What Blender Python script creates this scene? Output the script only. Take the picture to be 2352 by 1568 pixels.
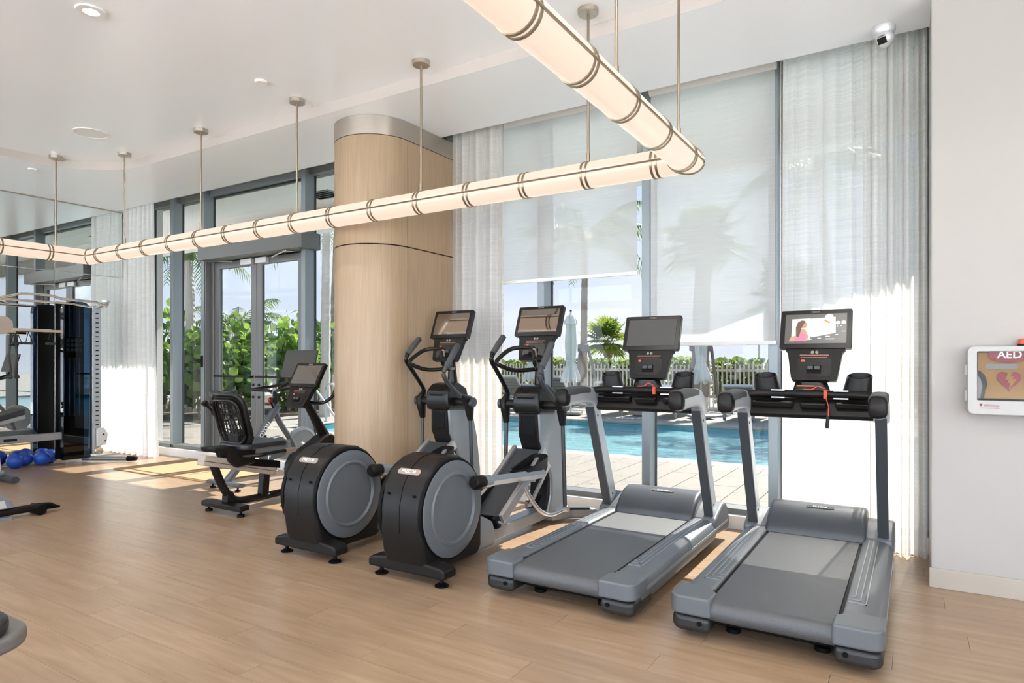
import bpy, bmesh, math, random
from mathutils import Vector, Matrix, Euler
R = math.radians
sin, cos, pi = math.sin, math.cos, math.pi
scene = bpy.context.scene
for o in list(bpy.data.objects):
    bpy.data.objects.remove(o)
C = scene.collection
rnd = random.Random(7)

# ------------------------------------------------------------------ camera, sky, sun, exposure
cam = bpy.data.cameras.new('camera')
cam.sensor_width = 36
cam.lens = 1500 / 2352 * 36
cam.shift_y = 47 / 2352
cam.clip_start = 0.05
cam.clip_end = 500
cam_o = bpy.data.objects.new('camera', cam)
cam_o.location = (0, 0, 1.33)
TH = math.atan2(924, 1500)
cam_o.rotation_euler = (R(90), 0, TH)
C.objects.link(cam_o)
scene.camera = cam_o

world = bpy.data.worlds.new('sky')
scene.world = world
world.use_nodes = True
wn = world.node_tree
wn.nodes.clear()
w_out = wn.nodes.new('ShaderNodeOutputWorld')
w_bg = wn.nodes.new('ShaderNodeBackground')
w_tc = wn.nodes.new('ShaderNodeTexCoord')
w_sep = wn.nodes.new('ShaderNodeSeparateXYZ')
w_ramp = wn.nodes.new('ShaderNodeValToRGB')
w_noise = wn.nodes.new('ShaderNodeTexNoise')
w_map = wn.nodes.new('ShaderNodeMapping')
w_cr = wn.nodes.new('ShaderNodeValToRGB')
w_mix = wn.nodes.new('ShaderNodeMixRGB')
wn.links.new(w_tc.outputs['Generated'], w_sep.inputs[0])
wn.links.new(w_sep.outputs['Z'], w_ramp.inputs[0])
e = w_ramp.color_ramp.elements
e[0].position = 0.0
e[0].color = (0.69, 0.75, 0.87, 1)
e[1].position = 0.75
e[1].color = (0.30, 0.50, 0.86, 1)
m_ = e.new(0.25)
m_.color = (0.56, 0.69, 0.90, 1)
w_map.inputs['Scale'].default_value = (1.6, 1.6, 4.5)
wn.links.new(w_tc.outputs['Generated'], w_map.inputs[0])
wn.links.new(w_map.outputs[0], w_noise.inputs['Vector'])
w_noise.inputs['Scale'].default_value = 1.7
w_noise.inputs['Detail'].default_value = 6
wn.links.new(w_noise.outputs['Fac'], w_cr.inputs[0])
w_cr.color_ramp.elements[0].position = 0.45
w_cr.color_ramp.elements[0].color = (0, 0, 0, 1)
w_cr.color_ramp.elements[1].position = 0.75
w_cr.color_ramp.elements[1].color = (0.75, 0.75, 0.75, 1)
wn.links.new(w_cr.outputs[0], w_mix.inputs[0])
wn.links.new(w_ramp.outputs[0], w_mix.inputs[1])
w_mix.inputs[2].default_value = (0.93, 0.95, 0.97, 1)
wn.links.new(w_mix.outputs[0], w_bg.inputs[0])
w_bg.inputs[1].default_value = 1.0
wn.links.new(w_bg.outputs[0], w_out.inputs[0])

sun = bpy.data.lights.new('sun', 'SUN')
sun.energy = 10.0
sun.color = (1.0, 0.95, 0.87)
sun.angle = R(0.6)
sun_o = bpy.data.objects.new('sun', sun)
SUN_DIR = Vector((-0.10, -1.0, -1.04)).normalized()
sun_o.rotation_euler = SUN_DIR.to_track_quat('-Z', 'Y').to_euler()
sun_o.location = (0, 30, 30)
C.objects.link(sun_o)

vs = scene.view_settings
vs.view_transform = 'Standard'
vs.look = 'None'
vs.gamma = 1
vs.use_curve_mapping = False
vs.exposure = 2.8

DOWNLIGHT_W = 2.0   # output of each ceiling downlight, nearly all of them added as room fill

# ------------------------------------------------------------------ materials
MATS = {}


def new_mat(name):
    m = bpy.data.materials.new(name)
    m.use_nodes = True
    MATS[name] = m
    return m, m.node_tree, m.node_tree.nodes['Principled BSDF']


def pbr(name, col, rough=0.5, metal=0.0, spec=0.5, noise=0.0, nscale=40, bump=0.0, coat=0.0, stretch=None):
    m, nt, b = new_mat(name)
    b.inputs['Base Color'].default_value = (*col, 1)
    b.inputs['Roughness'].default_value = rough
    b.inputs['Metallic'].default_value = metal
    b.inputs['Specular IOR Level'].default_value = spec
    b.inputs['Coat Weight'].default_value = coat
    if noise or bump:
        tc = nt.nodes.new('ShaderNodeTexCoord')
        n = nt.nodes.new('ShaderNodeTexNoise')
        n.inputs['Scale'].default_value = nscale
        n.inputs['Detail'].default_value = 4
        src = tc.outputs['Object']
        if stretch:
            mp = nt.nodes.new('ShaderNodeMapping')
            mp.inputs['Scale'].default_value = stretch
            nt.links.new(src, mp.inputs[0])
            src = mp.outputs[0]
        nt.links.new(src, n.inputs['Vector'])
        if noise:
            mx = nt.nodes.new('ShaderNodeMixRGB')
            mx.inputs[1].default_value = (*[max(0, c * (1 - noise)) for c in col], 1)
            mx.inputs[2].default_value = (*[min(1, c * (1 + noise)) for c in col], 1)
            nt.links.new(n.outputs['Fac'], mx.inputs[0])
            nt.links.new(mx.outputs[0], b.inputs['Base Color'])
        if bump:
            bp = nt.nodes.new('ShaderNodeBump')
            bp.inputs['Strength'].default_value = bump
            bp.inputs['Distance'].default_value = 0.01
            nt.links.new(n.outputs['Fac'], bp.inputs['Height'])
            nt.links.new(bp.outputs[0], b.inputs['Normal'])
    return m


def emit(name, col, strength):
    m, nt, b = new_mat(name)
    b.inputs['Base Color'].default_value = (*[c * 0.15 for c in col], 1)
    b.inputs['Roughness'].default_value = 0.25
    b.inputs['Emission Color'].default_value = (*col, 1)
    b.inputs['Emission Strength'].default_value = strength
    return m


def cloth(name, col, see, weave=600, trans=0.6):
    """sheer textile: part open weave (transparent), part diffuse and translucent yarn"""
    m, nt, b = new_mat(name)
    nt.nodes.remove(b)
    out = nt.nodes['Material Output']
    d = nt.nodes.new('ShaderNodeBsdfDiffuse')
    t = nt.nodes.new('ShaderNodeBsdfTranslucent')
    tr = nt.nodes.new('ShaderNodeBsdfTransparent')
    d.inputs[0].default_value = (*col, 1)
    t.inputs[0].default_value = (*col, 1)
    m1 = nt.nodes.new('ShaderNodeMixShader')
    m1.inputs[0].default_value = trans
    nt.links.new(d.outputs[0], m1.inputs[1])
    nt.links.new(t.outputs[0], m1.inputs[2])
    m2 = nt.nodes.new('ShaderNodeMixShader')
    tc = nt.nodes.new('ShaderNodeTexCoord')
    mp = nt.nodes.new('ShaderNodeMapping')
    mp.inputs['Scale'].default_value = (3, 3, weave)
    n = nt.nodes.new('ShaderNodeTexNoise')
    n.inputs['Scale'].default_value = 1.0
    n.inputs['Detail'].default_value = 2
    nt.links.new(tc.outputs['Object'], mp.inputs[0])
    nt.links.new(mp.outputs[0], n.inputs['Vector'])
    mr = nt.nodes.new('ShaderNodeMapRange')
    mr.inputs['From Min'].default_value = 0.3
    mr.inputs['From Max'].default_value = 0.7
    mr.inputs['To Min'].default_value = 1 - see - 0.07
    mr.inputs['To Max'].default_value = 1 - see + 0.07
    nt.links.new(n.outputs['Fac'], mr.inputs[0])
    nt.links.new(mr.outputs[0], m2.inputs[0])
    nt.links.new(tr.outputs[0], m2.inputs[1])
    nt.links.new(m1.outputs[0], m2.inputs[2])
    nt.links.new(m2.outputs[0], out.inputs[0])
    return m


def pane(name, tint, refl=0.9):
    m, nt, b = new_mat(name)
    nt.nodes.remove(b)
    out = nt.nodes['Material Output']
    tr = nt.nodes.new('ShaderNodeBsdfTransparent')
    tr.inputs[0].default_value = (*tint, 1)
    g = nt.nodes.new('ShaderNodeBsdfGlossy')
    g.inputs['Roughness'].default_value = 0.0
    g.inputs['Color'].default_value = (refl, refl, refl, 1)
    lw = nt.nodes.new('ShaderNodeLayerWeight')
    pw = nt.nodes.new('ShaderNodeMath')
    pw.operation = 'POWER'
    pw.inputs[1].default_value = 5.0
    nt.links.new(lw.outputs['Facing'], pw.inputs[0])
    f = nt.nodes.new('ShaderNodeMapRange')
    f.inputs['To Min'].default_value = 0.02
    f.inputs['To Max'].default_value = 0.95
    nt.links.new(pw.outputs[0], f.inputs[0])
    mx = nt.nodes.new('ShaderNodeMixShader')
    nt.links.new(f.outputs[0], mx.inputs[0])
    nt.links.new(tr.outputs[0], mx.inputs[1])
    nt.links.new(g.outputs[0], mx.inputs[2])
    nt.links.new(mx.outputs[0], out.inputs[0])
    return m


def leaf_mat(name, c1, c2, rough=0.35):
    m, nt, b = new_mat(name)
    out = nt.nodes['Material Output']
    geo = nt.nodes.new('ShaderNodeNewGeometry')
    rmp = nt.nodes.new('ShaderNodeMixRGB')
    rmp.inputs[1].default_value = (*c1, 1)
    rmp.inputs[2].default_value = (*c2, 1)
    nt.links.new(geo.outputs['Random Per Island'], rmp.inputs[0])
    nt.links.new(rmp.outputs[0], b.inputs['Base Color'])
    b.inputs['Roughness'].default_value = rough
    t = nt.nodes.new('ShaderNodeBsdfTranslucent')
    hs = nt.nodes.new('ShaderNodeHueSaturation')
    hs.inputs['Value'].default_value = 1.9
    nt.links.new(rmp.outputs[0], hs.inputs['Color'])
    nt.links.new(hs.outputs[0], t.inputs[0])
    mx = nt.nodes.new('ShaderNodeMixShader')
    mx.inputs[0].default_value = 0.45
    nt.links.new(b.outputs[0], mx.inputs[1])
    nt.links.new(t.outputs[0], mx.inputs[2])
    nt.links.new(mx.outputs[0], out.inputs[0])
    return m


def wood_mat(name, c1, c2, scale, stretch, rough, rand=0.0, bump=0.0):
    m, nt, b = new_mat(name)
    tc = nt.nodes.new('ShaderNodeTexCoord')
    mp = nt.nodes.new('ShaderNodeMapping')
    mp.inputs['Scale'].default_value = stretch
    oi = nt.nodes.new('ShaderNodeObjectInfo')
    ad = nt.nodes.new('ShaderNodeVectorMath')
    ad.operation = 'ADD'
    sc = nt.nodes.new('ShaderNodeVectorMath')
    sc.operation = 'SCALE'
    sc.inputs['Scale'].default_value = 40.0 if rand else 0.0
    cb = nt.nodes.new('ShaderNodeCombineXYZ')
    nt.links.new(oi.outputs['Random'], cb.inputs[0])
    nt.links.new(oi.outputs['Random'], cb.inputs[1])
    nt.links.new(cb.outputs[0], sc.inputs[0])
    nt.links.new(tc.outputs['Object'], mp.inputs[0])
    nt.links.new(mp.outputs[0], ad.inputs[0])
    nt.links.new(sc.outputs[0], ad.inputs[1])
    n = nt.nodes.new('ShaderNodeTexNoise')
    n.inputs['Scale'].default_value = scale
    n.inputs['Detail'].default_value = 6
    n.inputs['Roughness'].default_value = 0.65
    n.inputs['Distortion'].default_value = 0.4
    nt.links.new(ad.outputs[0], n.inputs['Vector'])
    mr = nt.nodes.new('ShaderNodeMapRange')
    mr.inputs['From Min'].default_value = 0.3
    mr.inputs['From Max'].default_value = 0.7
    nt.links.new(n.outputs['Fac'], mr.inputs[0])
    mx = nt.nodes.new('ShaderNodeMixRGB')
    mx.inputs[1].default_value = (*c1, 1)
    mx.inputs[2].default_value = (*c2, 1)
    nt.links.new(mr.outputs[0], mx.inputs[0])
    col = mx.outputs[0]
    if rand:
        hs = nt.nodes.new('ShaderNodeHueSaturation')
        m2 = nt.nodes.new('ShaderNodeMapRange')
        m2.inputs['To Min'].default_value = 1 - rand
        m2.inputs['To Max'].default_value = 1 + rand
        nt.links.new(oi.outputs['Random'], m2.inputs[0])
        nt.links.new(m2.outputs[0], hs.inputs['Value'])
        nt.links.new(col, hs.inputs['Color'])
        col = hs.outputs[0]
    nt.links.new(col, b.inputs['Base Color'])
    b.inputs['Roughness'].default_value = rough
    if bump:
        bp = nt.nodes.new('ShaderNodeBump')
        bp.inputs['Strength'].default_value = bump
        bp.inputs['Distance'].default_value = 0.002
        nt.links.new(n.outputs['Fac'], bp.inputs['Height'])
        nt.links.new(bp.outputs[0], b.inputs['Normal'])
    return m


wood_mat('oak_plank', (0.275, 0.175, 0.102), (0.375, 0.26, 0.168), 2.2, (0.9, 9, 9), 0.29, 0.05, 0.08)
wood_mat('column_laminate', (0.345, 0.235, 0.14), (0.43, 0.31, 0.20), 3.0, (22, 22, 0.7), 0.38)
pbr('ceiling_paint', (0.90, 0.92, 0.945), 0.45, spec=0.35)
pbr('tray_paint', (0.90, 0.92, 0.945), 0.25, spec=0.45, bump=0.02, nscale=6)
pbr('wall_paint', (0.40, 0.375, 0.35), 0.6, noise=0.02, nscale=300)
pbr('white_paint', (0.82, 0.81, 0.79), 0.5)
pbr('baseboard_paint', (0.42, 0.375, 0.315), 0.45)
pbr('aluminium', (0.25, 0.285, 0.305), 0.35, metal=0.35)
pbr('dark_gasket', (0.03, 0.035, 0.04), 0.5)
pbr('grey_aluminium', (0.18, 0.185, 0.185), 0.4, metal=0.4)
pbr('brushed_steel', (0.50, 0.45, 0.39), 0.32, metal=0.9, noise=0.12, nscale=4, stretch=(1, 1, 60))
pbr('chrome', (0.75, 0.75, 0.75), 0.12, metal=1.0)
pbr('silver', (0.55, 0.56, 0.57), 0.3, metal=0.75)
pbr('silver_paint', (0.27, 0.285, 0.30), 0.36, metal=0.35, spec=0.5)
pbr('arm_silver', (0.46, 0.48, 0.50), 0.35, metal=0.4)
pbr('steel_grey', (0.055, 0.061, 0.068), 0.38, metal=0.25)
pbr('rail_grey', (0.115, 0.125, 0.135), 0.42, metal=0.1)
pbr('charcoal', (0.010, 0.0088, 0.008), 0.36, spec=0.22, noise=0.1, nscale=300)
pbr('charcoal_gloss', (0.009, 0.0085, 0.008), 0.26, spec=0.3)
pbr('black', (0.004, 0.004, 0.0045), 0.5, spec=0.12)
pbr('rubber', (0.02, 0.02, 0.021), 0.6, bump=0.1, nscale=200)
pbr('grip_grey', (0.06, 0.063, 0.066), 0.6)
pbr('belt', (0.082, 0.084, 0.086), 0.42, noise=0.35, nscale=260, bump=0.25)
pbr('hood_grey', (0.06, 0.066, 0.075), 0.36, metal=0.2, bump=0.05, nscale=400)
pbr('badge', (0.30, 0.235, 0.19), 0.35, metal=0.3)  # silver plate whose colour carries the lamp's peach reflection
pbr('letter_white', (0.8, 0.8, 0.8), 0.4)
pbr('letter_grey', (0.35, 0.33, 0.3), 0.4)
pbr('red', (0.20, 0.004, 0.007), 0.35)
pbr('red_button', (0.7, 0.09, 0.05), 0.4)
pbr('lanyard_red', (0.55, 0.07, 0.03), 0.6)
pbr('orange', (0.8, 0.28, 0.08), 0.5)
pbr('bronze_line', (0.22, 0.13, 0.09), 0.35, metal=0.5)
pbr('screen_glass', (0.012, 0.012, 0.013), 0.08, spec=0.6)
pbr('screen_off', (0.075, 0.073, 0.07), 0.4, spec=0.25)
pbr('screen_plain', (0.10, 0.097, 0.09), 0.25)
pbr('cap_dark', (0.016, 0.016, 0.016), 0.4)
pbr('fascia_lamp_tint', (0.52, 0.47, 0.43), 0.45)  # the pendant's peach light on the step is put into this colour
pbr('screen_warm', (0.34, 0.31, 0.29), 0.035, metal=1.0)
pbr('lamp_brass', (0.33, 0.27, 0.20), 0.32, metal=0.9)
emit('opal_glass', (1.0, 0.80, 0.64), 0.122)
emit('downlight_lens', (1.0, 0.9, 0.78), 0.35)
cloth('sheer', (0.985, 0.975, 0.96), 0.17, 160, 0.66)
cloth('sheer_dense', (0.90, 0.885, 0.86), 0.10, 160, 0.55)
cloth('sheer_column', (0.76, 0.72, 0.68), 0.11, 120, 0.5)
cloth('blind_fabric', (0.98, 0.965, 0.945), 0.43, 900, 0.75)
pane('window_glass', (0.405, 0.408, 0.408))
pane('clear_glass', (0.95, 0.965, 0.965))
pane('cabinet_glass', (0.97, 0.97, 0.97), 0.25)
pbr('shell_grey', (0.13, 0.12, 0.11), 0.45)
pane('acrylic_blue', (0.16, 0.24, 0.32), 0.8)
pbr('mirror', (0.86, 0.89, 0.88), 0.0, metal=1.0)
pbr('mat_coir', (0.42, 0.27, 0.145), 0.9, noise=0.15, nscale=120, bump=0.4)
pbr('ball_blue', (0.012, 0.07, 0.42), 0.35)
pbr('limestone', (0.235, 0.215, 0.18), 0.75, noise=0.05, nscale=14)
pbr('coping', (0.31, 0.29, 0.255), 0.7, noise=0.05, nscale=10)
pbr('joint_sand', (0.30, 0.265, 0.21), 0.9)
pbr('floor_joint', (0.17, 0.115, 0.07), 0.8)
pbr('far_deck', (0.275, 0.257, 0.227), 0.8, noise=0.08, nscale=2.5)
pbr('pool_tile', (0.10, 0.36, 0.42), 0.4)
pbr('soil', (0.10, 0.075, 0.05), 0.95)
pbr('bounce_white', (0.62, 0.61, 0.59), 0.9)
pbr('overhang_stucco', (0.94, 0.93, 0.91), 0.8)
pbr('vent_grey', (0.25, 0.26, 0.25), 0.5)
pbr('umbrella_cloth', (0.60, 0.59, 0.53), 0.8)
pbr('lounger_white', (0.55, 0.54, 0.52), 0.5)
pbr('lounger_cushion', (0.6, 0.58, 0.56), 0.8)
pbr('lounger_slat', (0.19, 0.19, 0.175), 0.6)
pbr('fence_slat', (0.58, 0.54, 0.48), 0.8, noise=0.15, nscale=6)
pbr('palm_trunk', (0.33, 0.27, 0.21), 0.9, noise=0.35, nscale=10, bump=0.6, stretch=(1, 1, 6))
pbr('ringed_trunk', (0.55, 0.50, 0.43), 0.9, noise=0.3, nscale=8, bump=0.6, stretch=(1, 1, 3))
pbr('timber_brace', (0.20, 0.19, 0.18), 0.85)
leaf_mat('leaf_seagrape', (0.05, 0.11, 0.025), (0.20, 0.30, 0.05), 0.25)
leaf_mat('leaf_hedge', (0.07, 0.12, 0.03), (0.22, 0.27, 0.08), 0.35)
leaf_mat('leaf_palm', (0.03, 0.07, 0.018), (0.10, 0.15, 0.035), 0.45)
leaf_mat('leaf_palm_light', (0.05, 0.11, 0.02), (0.20, 0.23, 0.03), 0.45)
pbr('aed_yellow', (0.28, 0.15, 0.032), 0.5, noise=0.12, nscale=10)
pbr('aed_white', (0.44, 0.43, 0.42), 0.4)
pbr('aed_grey', (0.2, 0.19, 0.185), 0.5)
pbr('beacon_red', (0.75, 0.10, 0.05), 0.3)
pbr('pic_page', (0.62, 0.64, 0.70), 0.4)
pbr('pic_skin', (0.50, 0.27, 0.17), 0.5)
pbr('pic_hair', (0.12, 0.075, 0.05), 0.5)
pbr('pic_pink', (0.62, 0.18, 0.30), 0.5)
pbr('pic_grey', (0.27, 0.26, 0.23), 0.4)
pbr('pic_light', (0.60, 0.58, 0.55), 0.4)
pbr('pulley_beige', (0.42, 0.35, 0.29), 0.5)
pbr('upholstery', (0.018, 0.02, 0.024), 0.33)
pbr('plate_white', (0.66, 0.67, 0.68), 0.3, metal=0.3)
pbr('spin_grey', (0.10, 0.115, 0.13), 0.35, metal=0.3)

# pool water: teal body under a wavy, mirror-like surface
m, nt, b = new_mat('pool_water')
b.inputs['Base Color'].default_value = (0.20, 0.40, 0.43, 1)
b.inputs['Roughness'].default_value = 0.03
b.inputs['IOR'].default_value = 1.33
tc = nt.nodes.new('ShaderNodeTexCoord')
mp = nt.nodes.new('ShaderNodeMapping')
mp.inputs['Scale'].default_value = (1.0, 2.2, 1)
n = nt.nodes.new('ShaderNodeTexNoise')
n.inputs['Scale'].default_value = 3.2
n.inputs['Detail'].default_value = 4
n.inputs['Distortion'].default_value = 0.6
bp = nt.nodes.new('ShaderNodeBump')
bp.inputs['Strength'].default_value = 0.35
bp.inputs['Distance'].default_value = 0.05
nt.links.new(tc.outputs['Object'], mp.inputs[0])
nt.links.new(mp.outputs[0], n.inputs['Vector'])
nt.links.new(n.outputs['Fac'], bp.inputs['Height'])
nt.links.new(bp.outputs[0], b.inputs['Normal'])


# ------------------------------------------------------------------ mesh helpers
class MB:
    def __init__(s):
        s.v = []
        s.f = []
        s.mi = []
        s.cur = 0

    def add(s, vs_, fs):
        b0 = len(s.v)
        s.v += [tuple(v) for v in vs_]
        s.f += [tuple(b0 + i for i in f) for f in fs]
        s.mi += [s.cur] * len(fs)
        return s

    def xf(s, M, start=0):
        s.v[start:] = [tuple(M @ Vector(v)) for v in s.v[start:]]
        return s

    def box(s, x0, x1, y0, y1, z0, z1):
        return s.add([(x0, y0, z0), (x1, y0, z0), (x1, y1, z0), (x0, y1, z0), (x0, y0, z1), (x1, y0, z1), (x1, y1, z1), (x0, y1, z1)],
                     [(0, 3, 2, 1), (4, 5, 6, 7), (0, 1, 5, 4), (1, 2, 6, 5), (2, 3, 7, 6), (3, 0, 4, 7)])

    def prism(s, poly, axis, a, b_):
        n_ = len(poly)
        if axis == 'x':
            f = lambda p, t: (t, p[0], p[1])
        elif axis == 'y':
            f = lambda p, t: (p[0], t, p[1])
        else:
            f = lambda p, t: (p[0], p[1], t)
        vs_ = [f(p, a) for p in poly] + [f(p, b_) for p in poly]
        fs = [tuple(range(n_)), tuple(range(2 * n_ - 1, n_ - 1, -1))]
        fs += [(i, i + n_, (i + 1) % n_ + n_, (i + 1) % n_) for i in range(n_)]
        return s.add(vs_, fs)

    def tube(s, pts, r, n=10, r2=None, up=(0, 0, 1), closed=False, cap=True, sq=1.0):
        """sweep; r and r2 (second half-axis) may be lists"""
        P = [Vector(p) for p in pts]
        k = len(P)
        rs = r if isinstance(r, (list, tuple)) else [r] * k
        r2s = rs if r2 is None else (r2 if isinstance(r2, (list, tuple)) else [r2] * k)
        vs_ = []
        for i in range(k):
            if closed:
                t = P[(i + 1) % k] - P[i - 1]
            else:
                t = P[min(i + 1, k - 1)] - P[max(i - 1, 0)]
            t.normalize()
            u = Vector(up)
            if abs(t.dot(u)) > 0.97:
                u = Vector((0, 1, 0)) if abs(t.y) < 0.9 else Vector((1, 0, 0))
            a = t.cross(u).normalized()
            b_ = a.cross(t).normalized()
            for j in range(n):
                g = 2 * pi * j / n
                cg = math.copysign(abs(cos(g)) ** sq, cos(g))
                sg = math.copysign(abs(sin(g)) ** sq, sin(g))
                vs_.append(P[i] + a * (rs[i] * cg) + b_ * (r2s[i] * sg))
        fs = []
        for i in range(k if closed else k - 1):
            i2 = (i + 1) % k
            for j in range(n):
                j2 = (j + 1) % n
                fs.append((i * n + j, i * n + j2, i2 * n + j2, i2 * n + j))
        if cap and not closed:
            fs.append(tuple(range(n - 1, -1, -1)))
            fs.append(tuple((k - 1) * n + j for j in range(n)))
        return s.add(vs_, fs)

    def cyl(s, p0, p1, r, n=16):
        return s.tube([p0, p1], r, n)

    def lathe(s, prof, n=24, M=None):
        """profile of (radius, height) turned about local z"""
        vs_ = []
        for (r_, z_) in prof:
            for j in range(n):
                g = 2 * pi * j / n
                v = Vector((r_ * cos(g), r_ * sin(g), z_))
                vs_.append(M @ v if M else v)
        fs = []
        for i in range(len(prof) - 1):
            for j in range(n):
                j2 = (j + 1) % n
                fs.append((i * n + j, i * n + j2, (i + 1) * n + j2, (i + 1) * n + j))
        if prof[0][0] > 1e-6:
            fs.append(tuple(range(n - 1, -1, -1)))
        if prof[-1][0] > 1e-6:
            fs.append(tuple((len(prof) - 1) * n + j for j in range(n)))
        return s.add(vs_, fs)

    def ball(s, c, r, n=16, m=10):
        prof = [(max(1e-5, r * sin(pi * i / m)), -r * cos(pi * i / m)) for i in range(m + 1)]
        return s.lathe(prof, n, Matrix.Translation(c))

    def build(s, name, mat, parent=None, bevel=0, seg=2, ang=38, loc=None):
        me = bpy.data.meshes.new(name)
        me.from_pydata(s.v, [], s.f)
        mats = mat if isinstance(mat, (list, tuple)) else [mat]
        for mm in mats:
            me.materials.append(MATS[mm])
        if len(mats) > 1:
            me.polygons.foreach_set('material_index', s.mi)
        bm = bmesh.new()
        bm.from_mesh(me)
        bmesh.ops.recalc_face_normals(bm, faces=bm.faces[:])
        bm.to_mesh(me)
        bm.free()
        me.polygons.foreach_set('use_smooth', [True] * len(me.polygons))
        me.set_sharp_from_angle(angle=R(ang))
        me.update()
        ob = bpy.data.objects.new(name, me)
        C.objects.link(ob)
        if parent:
            ob.parent = parent
        if loc:
            ob.location = loc
        if bevel:
            md = ob.modifiers.new('bevel', 'BEVEL')
            md.width = bevel
            md.segments = seg
            md.limit_method = 'ANGLE'
            md.angle_limit = R(32)
            md.harden_normals = True
        return ob


def raw(name, v, f, mat, parent=None):
    """leaf clouds and other large meshes, no clean-up pass"""
    me = bpy.data.meshes.new(name)
    me.from_pydata(v, [], f)
    me.materials.append(MATS[mat])
    me.update()
    ob = bpy.data.objects.new(name, me)
    C.objects.link(ob)
    if parent:
        ob.parent = parent
    return ob


def thing(name, label, cat, loc=(0, 0, 0), rz=0, group=None):
    o = bpy.data.objects.new(name, None)
    o.empty_display_size = 0.1
    C.objects.link(o)
    o.location = loc
    o.rotation_euler = (0, 0, rz)
    o['label'] = label
    o['category'] = cat
    if group:
        o['group'] = group
    return o


def tag(o, label, cat, group=None):
    o['label'] = label
    o['category'] = cat
    if group:
        o['group'] = group
    return o


def struct(o, label=None):
    o['kind'] = 'structure'
    if label:
        o['label'] = label
    return o


def copy_tree(o, parent=None):
    c = o.copy()
    C.objects.link(c)
    c.parent = parent
    for ch in list(o.children):
        copy_tree(ch, c)
    return c


def text(name, body, size, mat, parent, M, extrude=0.0008, bold=0.0):
    cu = bpy.data.curves.new(name, 'FONT')
    cu.body = body
    cu.size = size
    cu.align_x = 'CENTER'
    cu.align_y = 'CENTER'
    cu.extrude = extrude
    cu.offset = bold
    cu.resolution_u = 3
    tmp = bpy.data.objects.new(name, cu)
    C.objects.link(tmp)
    dg = bpy.context.evaluated_depsgraph_get()
    me = bpy.data.meshes.new_from_object(tmp.evaluated_get(dg))
    bpy.data.objects.remove(tmp)
    bpy.data.curves.remove(cu)
    me.materials.clear()
    me.materials.append(MATS[mat])
    me.transform(M)
    me.name = name
    ob = bpy.data.objects.new(name, me)
    C.objects.link(ob)
    ob.parent = parent
    return ob


def rrect(x0, x1, z0, z1, r, n=4):
    """rounded rectangle outline"""
    P = []
    for (cx, cz, a0) in ((x1 - r, z1 - r, 0), (x0 + r, z1 - r, 90), (x0 + r, z0 + r, 180), (x1 - r, z0 + r, 270)):
        for i in range(n + 1):
            a = R(a0 + 90 * i / n)
            P.append((cx + r * cos(a), cz + r * sin(a)))
    return P


def smooth_path(pts, n=5, closed=False):
    """Catmull-Rom through points"""
    P = [Vector(p) for p in pts]
    out = []
    k = len(P)
    for i in range(k if closed else k - 1):
        if closed:
            p0, p1, p2, p3 = P[i - 1], P[i], P[(i + 1) % k], P[(i + 2) % k]
        else:
            p0, p1, p2, p3 = P[max(i - 1, 0)], P[i], P[i + 1], P[min(i + 2, k - 1)]
        for j in range(n):
            t = j / n
            out.append(0.5 * ((2 * p1) + (p2 - p0) * t + (2 * p0 - 5 * p1 + 4 * p2 - p3) * t * t + (3 * p1 - p0 - 3 * p2 + p3) * t ** 3))
    if not closed:
        out.append(P[-1])
    return out


def seen(x, y, z, mg=60):
    d = -x * sin(TH) + y * cos(TH)
    if d < 0.3:
        return None
    r = x * cos(TH) + y * sin(TH)
    px = 1176 + 1500 * r / d
    py = 831 - 1500 * (z - 1.33) / d
    return d if (-mg < px < 2352 + mg and -mg < py < 1568 + mg) else None


# ------------------------------------------------------------------ room shell
XL, XR, YB, YW = -9.8, 5.0, -4.0, 5.36
ZC, ZT = 3.5, 3.59

floor = struct(MB().box(XL, XR, YB, YW, -0.2, -0.014).build('floor', 'floor_joint'), 'light oak plank floor running parallel to the windows')
PW, PL = 0.19, 1.25
pm = MB().box(-PL / 2 + 0.0007, PL / 2 - 0.0007, -PW / 2 + 0.0006, PW / 2 - 0.0006, -0.014, 0).build('plank', 'oak_plank', floor)
pm_mesh = pm.data
slots = []
row = 0
y = YW - PW / 2
while y > YB:
    off = (row * 0.47 + rnd.random() * 0.25) % PL
    x = XL + off - PL / 2
    while x < XR + PL / 2:
        d_ = seen(x, y, 0) or seen(x - PL / 2, y, 0) or seen(x + PL / 2, y, 0)
        slots.append((d_ or 1e9, x, y))
        x += PL
    y -= PW
    row += 1
slots.sort()
rest = MB()
for i, (d_, x, y) in enumerate(slots):
    if i == 0:
        pm.location = (x, y, 0)
    elif i < 300 and d_ < 1e8:
        c = pm.copy()
        C.objects.link(c)
        c.parent = floor
        c.location = (x, y, 0)
    else:
        rest.box(x - PL / 2 + 0.0012, x + PL / 2 - 0.0012, y - PW / 2 + 0.001, y + PW / 2 - 0.001, -0.014, 0)
rp = rest.build('plank_field', 'oak_plank', floor)
rp['kind'] = 'stuff'

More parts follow.
